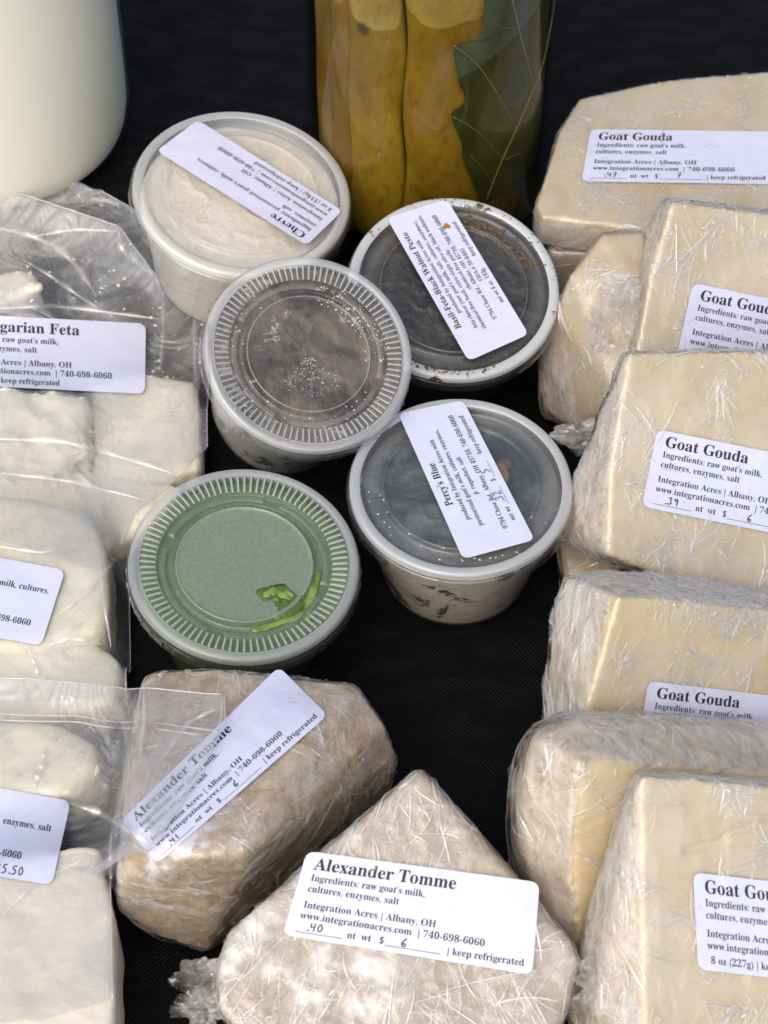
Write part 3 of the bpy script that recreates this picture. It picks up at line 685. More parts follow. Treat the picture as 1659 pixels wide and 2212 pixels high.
lp = smooth_poly(resample([zq(*q) for q in edge], 80), 2)
nw = 30; V = []
for k, (x, y) in enumerate(lp):
    P0 = on_jar(x, y, RL); a0 = math.atan2(P0[0] - J0[0], -(P0[1] - J0[1])); a1 = R_(86)
    for j in range(nw):
        t = j / (nw - 1); a = a0 + (a1 - a0) * t; rr = RL - .5 * t
        V.append([J0[0] + rr * math.sin(a), J0[1] - rr * math.cos(a), P0[2]])
V = np.array(V)
n = N('vine_leaf'); c = n.mix(n.ramp(n.noise(60, 5, .6), .35, .7), (.032, .044, .014), (.062, .078, .030))
c = n.mix(n.ramp(n.noise(190, 5, .7, dist=1.5), .66, .74, 0, .6), c, (.16, .17, .12))
lf = mk('vine_leaf', V, grid_faces(80, nw), n.done(n.pbr(Base_Color=c, Roughness=.5, Normal=n.bump(n.noise(90, 4), .35, .002))), o)
n = N('leaf_vein'); M_VEIN = n.done(n.pbr(Base_Color=(.19, .15, .055), Roughness=.5)); parts = []
for pts, w in [([(1578, -100), (1560, 100), (1500, 400), (1440, 560), (1330, 820), (1240, 1010), (1175, 1170), (1140, 1270)], .62), ([(1290, -60), (1360, 250), (1440, 555)], .42), ([(925, 285), (1020, 350), (1100, 430), (1200, 580), (1330, 810)], .36), ([(925, 742), (1020, 790), (1100, 850), (1245, 1010)], .33),
               ([(1040, 990), (1110, 1060), (1178, 1165)], .28), ([(1372, 778), (1420, 745), (1490, 690)], .28), ([(1255, 1012), (1330, 985), (1425, 958)], .26), ([(1190, 150), (1250, 178), (1335, 180)], .2)]:
    P = smooth_poly(resample([on_jar(*zq(*q), RL + .15) for q in pts], 30), 1); parts.append(tube(P, w * .72 * np.linspace(1, .6, 30), 6))
V, F = merge(parts); mk('leaf_vein', V, F, M_VEIN, lf)
V, F, _, _ = lathe([(RJ - 6.4, 169), (RJ - 5, 168.5), (RJ - 4.6, 169.5), (RJ - 4.6, 182), (RJ - 5.6, 183.4), (.01, 183.4)], 96, J0, *AX)
n = N('jar_lid_metal'); mk('jar_lid', V, F, n.done(n.pbr(Base_Color=(.55, .5, .35), Metallic=1.0, Roughness=.35)), o)

# ------------------------------------------------------------------ wrapped cheeses
def creases(T, V, Nn, side, count, pdir=None, apex=None, side_len=1.0, seed=1, lens=(3, 13), wid=(.12, .40), alpha=(.18, .72), keep=lambda p, n: True):
    """fine folds of the film: short tapered ridges along its surface, whitened to paint in their glints"""
    r = np.random.default_rng(seed); Vs, Fs, Hs = [], [], []; m = 0
    jobs = []
    for k in r.integers(0, len(V), count):
        p = V[k]; nn = Nn[k]
        if nn @ -FWD < -.25 or not keep(p, nn): continue
        sd = side[k] > .5
        if r.random() > .30 + 2.2 * pn(np.array([p / 17 + 3]))[0] + (.25 if sd else 0): continue
        if apex is not None and r.random() < .7: jobs.append((p, nn, p - apex, .25, sd, 1)); continue
        if pdir is not None and sd and r.random() < .85: jobs.append((p, nn, np.asarray(pdir, float), .16, sd, 1)); continue
        a = pn(np.array([p / 38 + 7]))[0] * 9; q = np.cross(nn, [.3, .5, .8]); q = q / np.linalg.norm(q); q2 = np.cross(nn, q)
        if r.random() < .22:                                            # a fan of tension folds leaving one point
            m_ = r.integers(3, 8); sp = r.uniform(.5, 1.6)
            for t in np.linspace(-.5, .5, m_): jobs.append((p, nn, q * math.cos(a + t * sp) + q2 * math.sin(a + t * sp), .06, sd, r.uniform(.8, 2.0)))
        else: jobs.append((p, nn, q * math.cos(a) + q2 * math.sin(a), .6, sd, r.uniform(.35, 1.0)))
    for p, nn, d, jit, sd, lk in jobs:
        d = d + r.normal(0, jit, 3) * np.linalg.norm(d); d = d - (d @ nn) * nn
        L = np.linalg.norm(d)
        if L < 1e-6: continue
        d = d / L; ln = lens[0] * .7 + (lens[1] - lens[0]) * 1.3 * r.random() ** 2.0; ln *= lk * (side_len if sd else 1); soft_ = r.random() < .80; w = wid[0] * .7 + (wid[1] - wid[0] * .7) * 1.25 * r.random() ** 2.4 + (r.uniform(.1, .42) if soft_ else 0); cu = r.normal(0, .09); pts = []; ns = 7
        for i in range(ns):
            h = T.find_nearest(Vector(p))
            if h[0] is None: break
            hn = np.array(h[1]); pts.append((np.array(h[0]), hn, d))
            d = d - (d @ hn) * hn; d = d + np.cross(hn, d) * cu; d = d / max(np.linalg.norm(d), 1e-6); p = np.array(h[0]) + d * ln / ns
        if len(pts) < ns: continue
        al = (alpha[0] * .5 + (alpha[1] - alpha[0] * .5) * r.random() ** 2.2) * (.65 if soft_ else 1.15); asym = r.uniform(.25, .75)
        for i, (c, hn, dd) in enumerate(pts):
            ww = w * math.sin(math.pi * (i + .5) / (ns + .2)) ** .8 * r.uniform(.6, 1.2); b = np.cross(hn, dd)
            Vs += [c + hn * .06 - b * ww, c + hn * (.08 + ww * .9) + b * ww * (asym - .5), c + hn * .06 + b * ww]; Hs += [al * .35, al, al * .35]
        for i in range(ns - 1):
            a = m + i * 3; Fs += [[a, a + 1, a + 4, a + 3], [a + 1, a + 2, a + 5, a + 4]]
        m += ns * 3
    if not Vs: return np.zeros((0, 3)), [], np.zeros(0)
    return np.array(Vs), Fs, np.array(Hs)
def wrapped(name, lab, cat, hulls, mat, front=None, voxel=1.0, it=2, rough=.35, wrap_gap=.35, wrap_it=4, crinkle=.45, haze=(.07, .22), pleat=0.0, group=None, paste_d=1.6, pleat_dir=None, notch=None, streaks=.17, apex=None, side_len=1.0, white=()):
    V, F = solid(hulls, voxel, it)
    Nn = vnormals(V, F)
    paste = np.ones(len(V))
    if front is not None:
        P0, fn = front; dd = (V - P0) @ fn + fbm(V / 5, 2) * 1.4
        paste = np.clip((dd + paste_d + .8) / 1.6, 0, 1)
    elif front is None and cat == 'rind': paste = np.zeros(len(V))
    amp = rough * (1.0 - .72 * paste)
    Vc = V + Nn * (fbm(V / 9, 3) * 1.3 * amp + fbm(V / 2.6, 2) * .45 * amp)[:, None]
    edge = np.clip(1 - np.abs(paste - .5) * 2.2, 0, 1) if front is not None else np.zeros(len(V))
    Vc = Vc + Nn * ((fbm(V / 3.2, 2) * 1.1 - .15) * edge)[:, None]
    if notch is not None: Vc = notch(Vc)
    base = np.array([V[:, 0].mean(), V[:, 1].mean(), max(V[:, 2].min(), 0)])
    o = thing(name, lab, 'cheese', base, group)
    mk('cheese_body', Vc, F, mat, o, attrs={'paste': paste})
    W_ = lap(V, F, wrap_it); Wn = vnormals(W_, F)
    side = 1 - paste
    st = np.array([1, 1, .25]); Q = V.copy()
    if pleat_dir is not None:
        pd = nrm(np.asarray(pleat_dir, float)); Q = V - np.outer(V @ pd, pd) * .86
    cr = ridge(Q / 10 + 3, 2) * crinkle * (.28 + .5 * side) + ridge(Q / 4.5, 2) * pleat * side * .7
    sink = np.maximum(0, np.einsum('ij,ij->i', V - W_, Wn))             # keep the film outside the cheese
    Vw = W_ + Wn * (wrap_gap + sink + rough * .5 * side + cr)[:, None]
    hz = haze[0] + (haze[1] - haze[0]) * side + .05 * (ridge(Q / 6, 2) > 1.0)
    for wx, wy, wz, wr_, wa in white:                                   # where the film is bunched in several layers it is milky
        hz = hz + wa * np.exp(-(np.linalg.norm(V - Z(wx, wy, wz), axis=1) / wr_) ** 2) * np.clip(.6 + fbm(Q / 6, 3) * 1.2, .1, 1.3)
    T = bvh(Vw, F); area = 1.0 * len(V) * voxel ** 2
    cv, cf, ch = creases(T, Vw, Wn, side, int(area * streaks), pleat_dir, apex, side_len, seed=int(abs(base[0] * 7 + base[1] * 3)) % 9973)
    mk('plastic_wrap', np.concatenate([Vw, cv]), F.tolist() + [[i + len(Vw) for i in q] for q in cf], [M_FILM, M_CREASE_GLINT], o, attrs={'haze': np.concatenate([hz, ch])}, midx=[0] * len(F) + [1] * len(cf))
    return o, Vw, F, T
def slab(front_px, P0, n, T, back_scale=1.0, shift=(0, 0)):
    fr = [PL(x, y, P0, n) for x, y in front_px]; c = np.mean(fr, axis=0); sh = RIGHT * shift[0] + UP * shift[1]
    return fr + [c + (p - c) * back_scale - n * T + sh for p in fr]
def slab2(front_px, back_px, P0, n, T, mid_px=()):
    """front cut face plus the rounder back outline, T mm behind it"""
    return [PL(x, y, P0, n) for x, y in front_px] + [PL(x, y, P0 - n * T, n) for x, y in back_px] + [PL(x, y, P0 - n * T * .45, n) for x, y in mid_px]
def knot(parent, c, size, seed, name='wrap_knot', stretch=(1, 1, 1), amp=.5, mat=None):
    """a scrunched tail of film"""
    bm = bmesh.new(); bmesh.ops.create_icosphere(bm, subdivisions=4, radius=1); V = np.array([v.co[:] for v in bm.verts]); F = [[v.index for v in f.verts] for f in bm.faces]; bm.free()
    d = ridge(V * 1.1 + seed, 2) * amp * .45 + fbm(V * 1.3 + seed, 2) * .7
    V = V * (1 - amp * .3 + d)[:, None] * np.asarray(stretch) * size
    return mk(name, np.asarray(c) + V, F, mat or M_KNOT, parent, smooth=False)
GG = 'goat gouda pieces in cling film'

# A: lying flat at the back
P0 = Z(1420, 330, 50); nA = nrm(np.array([.05, -.06, 1]))
pa = [(1252, 212), (1440, 172), (1700, 150), (1720, 500), (1420, 500), (1172, 470), (1160, 440), (1208, 285)]
hA = slab(pa, P0, nA, 15)
o, _, _, t = wrapped('wrapped_gouda', 'flat goat gouda slab at the back with ".47" and "7" handwritten on its label', 'cheese', [hA], M_GOUDA, (P0, nA), haze=(.10, .19), crinkle=.55, group=GG, paste_d=2.5)
label(o, [(1276, 279), (1674, 284), (1668, 398), (1256, 392)], t, lines=std_lines('Goat Gouda'), rules=STD_RULES, hand=[('.47', 7.5, 23.2, 2.4), ('7', 33, 23.0, 2.5)], smooth=26)
# dull block under A
hU = [Z(1185, 470, 33), Z(1700, 470, 33), Z(1700, 560, 33), Z(1185, 545, 33), Z(1185, 470, 0), Z(1700, 470, 0), Z(1700, 700, 2), Z(1188, 680, 2)]
hU = [p for p in hU]
wrapped('wrapped_gouda', 'dull brown gouda block half hidden under the flat slab, behind the pesto tub', 'cheese', [hU], M_GOUDA_DULL, None, voxel=1.3, haze=(.05, .10), crinkle=.2, group=GG)
# B2: bundled end with crumpled film
hB2 = [[Z(1300, 505, 62), Z(1392, 500, 62), Z(1400, 640, 58), Z(1330, 850, 40), Z(1300, 915, 22), Z(1242, 921, 14), Z(1172, 880, 8), Z(1166, 760, 22), Z(1198, 680, 42), Z(1232, 595, 55), Z(1400, 920, 0), Z(1180, 900, 0), Z(1230, 700, 5), Z(1400, 640, 5)]]
c0 = Z(1285, 830, 30); nB2 = NV(.55, -.15)
fB2 = (c0, nB2)
o, V, F, t = wrapped('wrapped_gouda', 'upright gouda end in bunched grey film, squeezed between pesto tub and labelled slabs', 'cheese', hB2, M_TAN, (Z(1256, 830, 25), NV(.8, .05)), haze=(.07, .20), crinkle=.8, pleat=.7, group=GG, pleat_dir=Z(1290, 505, 60) - Z(1240, 900, 10), rough=.5, streaks=.26, side_len=2.2)
knot(o, Z(1322, 690, 60), 9.5, 4.4, stretch=(.85, .7, 1.5)); knot(o, Z(1340, 630, 63), 7.5, 9.1, stretch=(.9, .6, .9))
# B
P0 = Z(1520, 620, 62); n_ = NV(.28, -.02)
hB = slab2([(1452, 436), (1560, 454), (1980, 502), (1990, 884), (1366, 860), (1376, 750), (1402, 600)], [(1432, 432), (1560, 446), (1985, 494), (1395, 492), (1374, 580), (1352, 700), (1330, 860), (1990, 904)], P0, n_, 26)
o, _, _, t = wrapped('wrapped_gouda', 'pale goat gouda slab, its label cut off below the web address by another slab', 'cheese', [hB], M_GOUDA, (P0, n_), haze=(.085, .19), crinkle=.6, pleat=.5, group=GG, pleat_dir=UP)
label(o, [(1497, 611), (1928, 700), (1895, 864), (1460, 775)], t, lines=std_lines('Goat Gouda', oz='8 oz (227g)'), smooth=26)
# brown piece under C
hC2 = [Z(1205, 1150, 20), Z(1330, 1150, 22), Z(1345, 1262, 16), Z(1222, 1262, 14), Z(1205, 1150, 0), Z(1345, 1150, 0), Z(1340, 1300, 0), Z(1215, 1290, 0)]
o, _, _, _ = wrapped('wrapped_gouda', 'small brown corner of gouda peeping out below the slab with ".39" on its label', 'cheese', [hC2], M_TAN, None, haze=(.05, .2), crinkle=.5, group=GG)
# C
P0 = Z(1480, 1000, 60); n_ = NV(.27, .0)
hC = slab2([(1358, 764), (1500, 772), (1600, 760), (1980, 796), (1995, 1336), (1560, 1284), (1420, 1240), (1312, 1200), (1318, 1010)], [(1345, 768), (1480, 764), (1980, 786), (1296, 900), (1262, 1000), (1228, 1080), (1219, 1130), (1232, 1175), (1275, 1200), (1420, 1236), (1995, 1324)], P0, n_, 27, [(1306, 1080), (1262, 1150)])
o, V, F, t = wrapped('wrapped_gouda', 'goat gouda slab in the middle of the pile with ".39" handwritten on its label', 'cheese', [hC], M_GOUDA, (P0, n_), haze=(.085, .19), crinkle=.6, pleat=.35, group=GG, streaks=.17)
label(o, [(1420, 927), (1868, 1018), (1836, 1186), (1386, 1094)], t, lines=std_lines('Goat Gouda'), rules=STD_RULES, hand=[('.39', 6.5, 23.1, 2.4), ('6', 33, 23.4, 2.5)], smooth=26)
knot(o, Z(1268, 945, 34), 7.5, 1.7, stretch=(1.2, .6, .7), amp=.6); knot(o, Z(1246, 1140, 30), 6, 12.7, stretch=(.9, .6, 1.4), amp=.5)
# D
P0 = Z(1500, 1420, 58); n_ = NV(.42, -.18)
hD = slab2([(1336, 1290), (1420, 1292), (1990, 1356), (1990, 1664), (1256, 1640), (1270, 1520), (1300, 1420)], [(1222, 1248), (1300, 1238), (1420, 1242), (1560, 1268), (1990, 1324), (1196, 1330), (1184, 1430), (1177, 1530), (1176, 1640), (1990, 1684)], P0, n_, 28)
o, V, F, t = wrapped('wrapped_gouda', 'yellowish goat gouda slab with long film pleats, only the top of its label showing', 'cheese', [hD], M_GOUDA2, (P0, n_), haze=(.085, .19), crinkle=.5, pleat=1.1, group=GG, pleat_dir=UP, paste_d=2.2, streaks=.20, side_len=2.4)
label(o, [(1400, 1471), (1848, 1524), (1826, 1694), (1374, 1641)], t, lines=std_lines('Goat Gouda'), smooth=26)
# E
P0 = Z(1430, 1800, 54); n_ = NV(.38, -.30)
hE = slab2([(1262, 1650), (1420, 1652), (1990, 1696), (2010, 2230), (1246, 2230), (1248, 2000), (1244, 1800)], [(1180, 1556), (1240, 1537), (1420, 1544), (1990, 1584), (1126, 1600), (1102, 1690), (1094, 1780), (1106, 1890), (1150, 2010), (1215, 2110), (1240, 2200), (2010, 2240)], P0, n_, 34, [(1160, 1590), (1130, 1680), (1122, 1800), (1250, 1556), (1440, 1560), (1990, 1604)])
o, V, F, t = wrapped('wrapped_gouda', 'thick unlabelled gouda wedge with mottled rind along its top, behind the front slab', 'cheese', [hE], M_RINDY, (P0, n_), haze=(.06, .09), crinkle=.7, pleat=.4, group=GG, rough=.8, it=13, paste_d=1.0, pleat_dir=UP, streaks=.07, side_len=1.5)
# F
P0 = Z(1520, 1960, 66); n_ = NV(.26, -.03)
hF = slab2([(1384, 1676), (1500, 1684), (1990, 1728), (2010, 2290), (1396, 2290), (1388, 1900)], [(1372, 1672), (1500, 1676), (1990, 1718), (1336, 1770), (1296, 1890), (1262, 2000), (1247, 2090), (1250, 2200), (1268, 2300), (2010, 2300)], P0, n_, 28, [(1300, 2060), (1290, 2180)])
def crack(Vc):
    pts = resample([PL(x, y, P0, n_) for x, y in [(1480, 1838), (1522, 1828), (1560, 1818), (1572, 1800), (1610, 1790), (1670, 1778)]], 60)
    out = Vc.copy()
    for q in pts:
        d = np.linalg.norm(out - q, axis=1); out -= n_ * (1.5 * np.exp(-(d / .9) ** 2))[:, None] * .35
    return out
o, V, F, t = wrapped('wrapped_gouda', 'nearest goat gouda slab with a crack across it and a label reading 8 oz', 'cheese', [hF], M_GOUDA, (P0, n_), haze=(.085, .19), crinkle=.6, pleat=.3, group=GG, notch=crack, streaks=.16, pleat_dir=UP)
label(o, [(1497, 1884), (1968, 1940), (1980, 2148), (1508, 2094)], t, lines=std_lines('Goat Gouda', oz='8 oz (227g)'), smooth=26)
knot(o, Z(1300, 2130, 40), 9, 3.3, stretch=(1, .6, 1.3), amp=.45)

# Alexander Tomme, rear
TG = 'rind cheeses in cling film with tomme labels'
hT = [[Z(312, 1462, 46), Z(345, 1448, 46), Z(470, 1446, 48), Z(770, 1478, 50), Z(830, 1565, 44), Z(858, 1640, 30), Z(846, 1725, 10), Z(690, 1560, 58), Z(600, 1700, 60), Z(540, 1840, 60), Z(430, 1850, 62), Z(290, 1800, 60), Z(284, 1640, 56),
       Z(252, 1900, 42), Z(256, 1965, 26), Z(330, 2020, 8), Z(445, 2058, 2), Z(560, 1960, 4), Z(700, 1870, 3), Z(830, 1770, 0), Z(320, 1600, 0), Z(700, 1600, 0)]]
o, V, F, tT1 = wrapped('wrapped_tomme', 'brown rind tomme wedge with slanting label, partly under a clear bag flap', 'rind', hT, M_TOMME, None, haze=(.05, .08), crinkle=.25, group=TG, white=[(450, 1885, 58, 17, .85), (340, 1910, 45, 14, .5)], rough=.5, it=9, streaks=.09)
o.children[0].data.attributes['paste'].data.foreach_set('value', np.full(len(V), .0).astype(np.float32))
label(o, [(262, 1772), (602, 1440), (708, 1545), (340, 1866)], tT1, lines=std_lines('Alexander Tomme'), rules=STD_RULES, hand=[('.41', 6, 23.2, 2.4), ('6', 32, 23.0, 2.6)], smooth=40)
# Alexander Tomme, front
P0 = Z(880, 1950, 52); n_ = NV(-.02, .22)
ft = [(907, 1655), (1010, 1770), (1120, 1900), (1235, 2030), (1255, 2080), (1235, 2160), (1180, 2290), (560, 2290), (470, 2180), (470, 2080), (500, 2010), (640, 1885)]
hT2 = slab(ft, P0, n_, 40, .96, (0, -4))
o, V, F, tT2 = wrapped('wrapped_tomme', 'pale triangular tomme wedge pointing up at the front, its label wrapped round one edge', 'rind', [hT2], M_TOMME2, None, haze=(.05, .05), crinkle=.3, group=TG, white=[(540, 2020, 52, 17, .55), (760, 2150, 44, 16, .45), (700, 1830, 60, 12, .25), (1150, 2150, 40, 14, .3)], rough=.16, it=10, wrap_it=8, streaks=.13, apex=Z(905, 1600, 60), side_len=1.8)
o.children[0].data.attributes['paste'].data.foreach_set('value', np.full(len(V), .0).astype(np.float32))
label(o, [(663, 1838), (1166, 1906), (1150, 2106), (610, 2020)], tT2, lines=std_lines('Alexander Tomme'), rules=STD_RULES, hand=[('.40', 5.5, 23.0, 2.4), ('6', 31, 23.4, 2.6)], smooth=40)
knot(o, Z(447, 2120, 22), 7.5, 2.2, stretch=(1.1, .8, 1.3), amp=.7); knot(o, Z(436, 2180, 16), 6, 7.2, stretch=(1.3, .8, .9), amp=.7)

# ------------------------------------------------------------------ bags of cheese
def coons(top, right, bottom, left, nu, nv):
    t = smooth_poly(resample(top, nu), 2); b = smooth_poly(resample(bottom, nu), 2); l = smooth_poly(resample(left, nv), 2); r = smooth_poly(resample(right, nv), 2)
    u = np.linspace(0, 1, nu)[:, None, None]; v = np.linspace(0, 1, nv)[None, :, None]
    return (1 - v) * t[:, None] + v * b[:, None] + (1 - u) * l[None] + u * r[None] - ((1 - u) * (1 - v) * t[0] + u * (1 - v) * t[-1] + (1 - u) * v * b[0] + u * v * b[-1])
def bag_film(parent, name, top, right, bottom, left, solids, mat, nu=270, nv=190, its=260, wr=.5, gap=.5, milky=.05, floor=.8, seed=0, wscale=14, ncr=260, seams=()):
    zz = lambda L: [Z(*q) for q in L]
    G = coons(zz(top), zz(right), zz(bottom), zz(left), nu, nv)
    O = np.full((nu, nv), floor)
    for i in range(nu):
        for j in range(nv):
            for T in solids:
                h = T.ray_cast(Vector((G[i, j, 0], G[i, j, 1], 200)), Vector((0, 0, -1)))
                if h[0] is not None: O[i, j] = max(O[i, j], h[0][2] + gap)
    for k in range(4):
        P = np.pad(O, 1, 'edge'); O = np.maximum.reduce([P[1:-1, 1:-1], P[:-2, 1:-1], P[2:, 1:-1], P[1:-1, :-2], P[1:-1, 2:]])
    for k in range(26):
        P = np.pad(O, 1, 'edge'); O = (P[:-2, 1:-1] + P[2:, 1:-1] + P[1:-1, :-2] + P[1:-1, 2:]) / 4
    H = np.maximum(G[..., 2], O); edge = np.zeros_like(H, bool); edge[0] = edge[-1] = True; edge[:, 0] = edge[:, -1] = True
    E = np.maximum(G[..., 2], O * 0 + floor); H[edge] = np.maximum(E[edge], np.minimum(O[edge], E[edge] + 60))
    H0 = H.copy(); H = np.where(edge, H0, np.maximum(O, H.min()))
    for k in range(its):
        P = np.pad(H, 1, 'edge'); L = (P[:-2, 1:-1] + P[2:, 1:-1] + P[1:-1, :-2] + P[1:-1, 2:]) / 4
        H = np.where(edge, H0, np.maximum(O, L))
    for k in range(5):
        P = np.pad(H, 1, 'edge'); L = (P[:-2, 1:-1] + P[2:, 1:-1] + P[1:-1, :-2] + P[1:-1, 2:]) / 4; H = np.maximum(O - .2, .3 * H + .7 * L)
    Q = np.stack([G[..., 0], G[..., 1], H * .5], -1).reshape(-1, 3)
    a = fbm(Q / 45 + seed, 1) * 3
    Qw = np.stack([Q[:, 0] * np.cos(a) + Q[:, 1] * np.sin(a), (-Q[:, 0] * np.sin(a) + Q[:, 1] * np.cos(a)) * .3, Q[:, 2]], 1)
    free = np.clip((H - O - 0.2) / 3, 0, 1).ravel()
    wr_ = (ridge(Qw / wscale + seed, 2) * wr * (.25 + 1.3 * free)).reshape(nu, nv)
    V = np.stack([G[..., 0], G[..., 1], H + wr_], -1).reshape(-1, 3); F = grid_faces(nu, nv)
    T = bvh(V, F); Nn = vnormals(V, F); Nn = np.where(Nn[:, 2:] < 0, -Nn, Nn)
    cv, cf, ch = creases(T, V, Nn, np.zeros(len(V)), ncr, seed=seed + 50, lens=(6, 34), wid=(.15, .5), alpha=(.15, .6))
    hz = milky + .12 * np.clip(wr_.ravel() - .5, 0, 1)
    o = mk(name, np.concatenate([V, cv]), F.tolist() + [[i + len(V) for i in q] for q in cf], [mat, M_CREASE_GLINT], parent, attrs={'haze': np.concatenate([hz, ch])}, midx=[0] * len(F) + [1] * len(cf))
    for sname in seams:
        Gv = V.reshape(nu, nv, 3); P = Gv[-1] if sname == 'r' else Gv[:, 0]
        sv, sf = tube(smooth_poly(P[::3], 1) + [0, 0, .15], .24, 5); mk('bag_edge', sv, sf, M_SEAM, parent)
    return o, V, F, T
def lump(parent, name, hull, mat, it=10, rough=.6, voxel=1.2, sc=8):
    V, F = solid(hull, voxel, it); Nn = vnormals(V, F)
    V = V + Nn * ((fbm(V / sc, 3) * 1.8 + fbm(V / 2.5, 2) * .5) * rough)[:, None]
    mk(name, V, F, mat, parent); return bvh(V, F)
def pads(px, z0, z1): return [Z(x, y, z1) for x, y in px] + [np.append(Z(x, y, z1)[:2], z0) for x, y in px]
BG = 'bags of fresh cheese'

def folds(parent, t, lines, alpha=.5):
    parts, hz = [], []
    for pts, w in lines:
        P = smooth_poly(resample(pts, 40), 3); Q = []
        for x, y in P:
            h = t.ray_cast(Vector(CAM), Vector(ray(x, y)))
            if h[0] is not None: Q.append(np.array(h[0]))
        if len(Q) < 8: continue
        Q = smooth_poly(np.array(Q), 3); m = len(Q); tt = np.linspace(0, 1, m); T = np.gradient(Q, axis=0); b = np.cross(T, -FWD); b /= np.linalg.norm(b, axis=1, keepdims=True)
        ww = (w * np.sin(np.pi * np.clip(tt, .02, .98)) ** .6 * (1 + .3 * np.sin(tt * 23 + w)))[:, None]; up = -FWD
        V = np.stack([Q - b * ww * 1.6 + up * .15, Q + up * (.2 + ww * .9), Q + b * ww + up * .15], 1).reshape(-1, 3)
        F = []
        for k in range(m - 1): F += [[k * 3, k * 3 + 1, k * 3 + 4, k * 3 + 3], [k * 3 + 1, k * 3 + 2, k * 3 + 5, k * 3 + 4]]
        parts.append((V, F)); hz += [0.02, alpha, .02] * m
    V, F = merge(parts); mk('fold_crease', V, F, M_CREASE_GLINT, parent, attrs={'haze': np.array(hz)})
# bag 2 and its cheese come before the bags lying on it
o = thing('cheese_bag', 'bag of smooth pale cheese lumps with only "cultures" showing on its label', 'cheese bag', Z(100, 1330, 0), BG)
s1 = lump(o, 'cheese_piece', [pads([(-350, 1075), (60, 1065), (160, 1085), (215, 1120), (238, 1200), (236, 1290), (238, 1340), (215, 1372), (60, 1400), (-350, 1400)], 0, 22)], M_CREAMY, 40, .7, sc=26)
s2 = lump(o, 'cheese_piece', [pads([(-350, 1392), (40, 1372), (190, 1374), (262, 1408), (270, 1460), (250, 1520), (60, 1560), (-350, 1560)], 0, 18)], M_CREAMY, 34, .6, sc=24)
s3 = s2
f2, V, F, tB2 = bag_film(o, 'bag_film', [(-385, 1020, 3), (60, 1030, 3), (200, 1060, 3), (275, 1150, 2)], [(275, 1150, 2), (280, 1300, 1.5), (282, 1420, 1.5), (280, 1560, 1.5)], [(-385, 1570, 4), (100, 1570, 4), (280, 1560, 1.5)], [(-385, 1020, 3), (-385, 1570, 4)], [s1, s2], M_BAG_CLEAR, wr=.5, seed=5, milky=.16, seams=('r', 't'))
label(o, [(-292, 1150), (141, 1231), (89, 1395), (-345, 1314)], tB2, lines=[("milk, cultures,", 0, 47.2, 8.6, 2.85, .95, 'l'), ('740-698-6060', 0, 44.3, 19.8, 2.85, .95, 'l')], smooth=120, clear=.8)

folds(o, tB2, [([(275, 1155), (230, 1230), (180, 1290), (120, 1330)], .9), ([(215, 1180), (222, 1290), (240, 1400)], .7), ([(-10, 1180), (90, 1195), (200, 1165)], .8), ([(100, 1395), (150, 1380), (240, 1392)], .7), ([(60, 1400), (80, 1450), (75, 1480)], .6)], .4)
# feta bag
o = thing('cheese_bag', 'bag of crumbled white feta with smeared clear film and a Bulgarian Feta label', 'cheese bag', Z(180, 850, 0), BG)
s1 = lump(o, 'feta_block', [pads([(195, 820), (290, 795), (425, 815), (440, 900), (436, 1010), (300, 1040), (200, 1020)], 0, 15)], M_FETA, 24, .35)
s2 = lump(o, 'feta_block', [pads([(-350, 850), (60, 835), (185, 850), (200, 960), (130, 1010), (-350, 1010)], 0, 19)], M_FETA, 14, 1.3, sc=9)
s3 = lump(o, 'feta_block', [pads([(-350, 1000), (150, 1000), (310, 1035), (400, 1040), (330, 1130), (215, 1200), (-350, 1200)], 0, 13)], M_FETA, 30, .5, sc=16)
s4 = lump(o, 'feta_crumb', [pads([(140, 930), (172, 940), (178, 975), (150, 985), (130, 960)], 14, 20)], M_FETA, 6, .8, .8)
s5 = lump(o, 'feta_crumb', [pads([(-20, 590), (70, 575), (95, 620), (40, 640), (-30, 640)], 2, 12)], M_FETA, 8, 1.0)
f1, V, F, tF = bag_film(o, 'bag_film', [(-385, 372, 16), (0, 403, 15), (130, 447, 13), (255, 487, 11), (338, 598, 9), (443, 614, 8)], [(443, 614, 8), (447, 720, 5), (450, 830, 4), (451, 1000, 4)], [(-385, 1105, 26), (0, 1168, 26), (120, 1205, 25), (215, 1240, 22), (290, 1148, 6), (400, 1062, 4), (451, 1000, 4)], [(-385, 372, 16), (-385, 1105, 26)], [s1, s2, s3, s4, s5, tB2], M_BAG_SMEARED, wr=.55, seed=1, milky=.16, wscale=34, seams=('r', 't'))
folds(o, tF, [([(-20, 490), (60, 508), (120, 533), (165, 575), (208, 640)], 1.6), ([(70, 512), (160, 497), (255, 500)], 1.0), ([(255, 492), (262, 540), (335, 598)], 1.7), ([(-20, 668), (120, 662), (250, 678), (345, 690)], 1.0),
    ([(50, 562), (110, 598), (170, 640), (215, 668)], .9), ([(352, 620), (352, 720), (345, 800)], .9), ([(418, 625), (420, 760), (428, 960)], 1.0), ([(445, 1005), (340, 1088), (218, 1248)], 1.1), ([(-20, 948), (140, 955), (300, 1000), (430, 1042)], 1.2), ([(-20, 1020), (150, 1040), (330, 1085)], .8), ([(235, 880), (240, 960), (228, 1030)], .6)], .30)
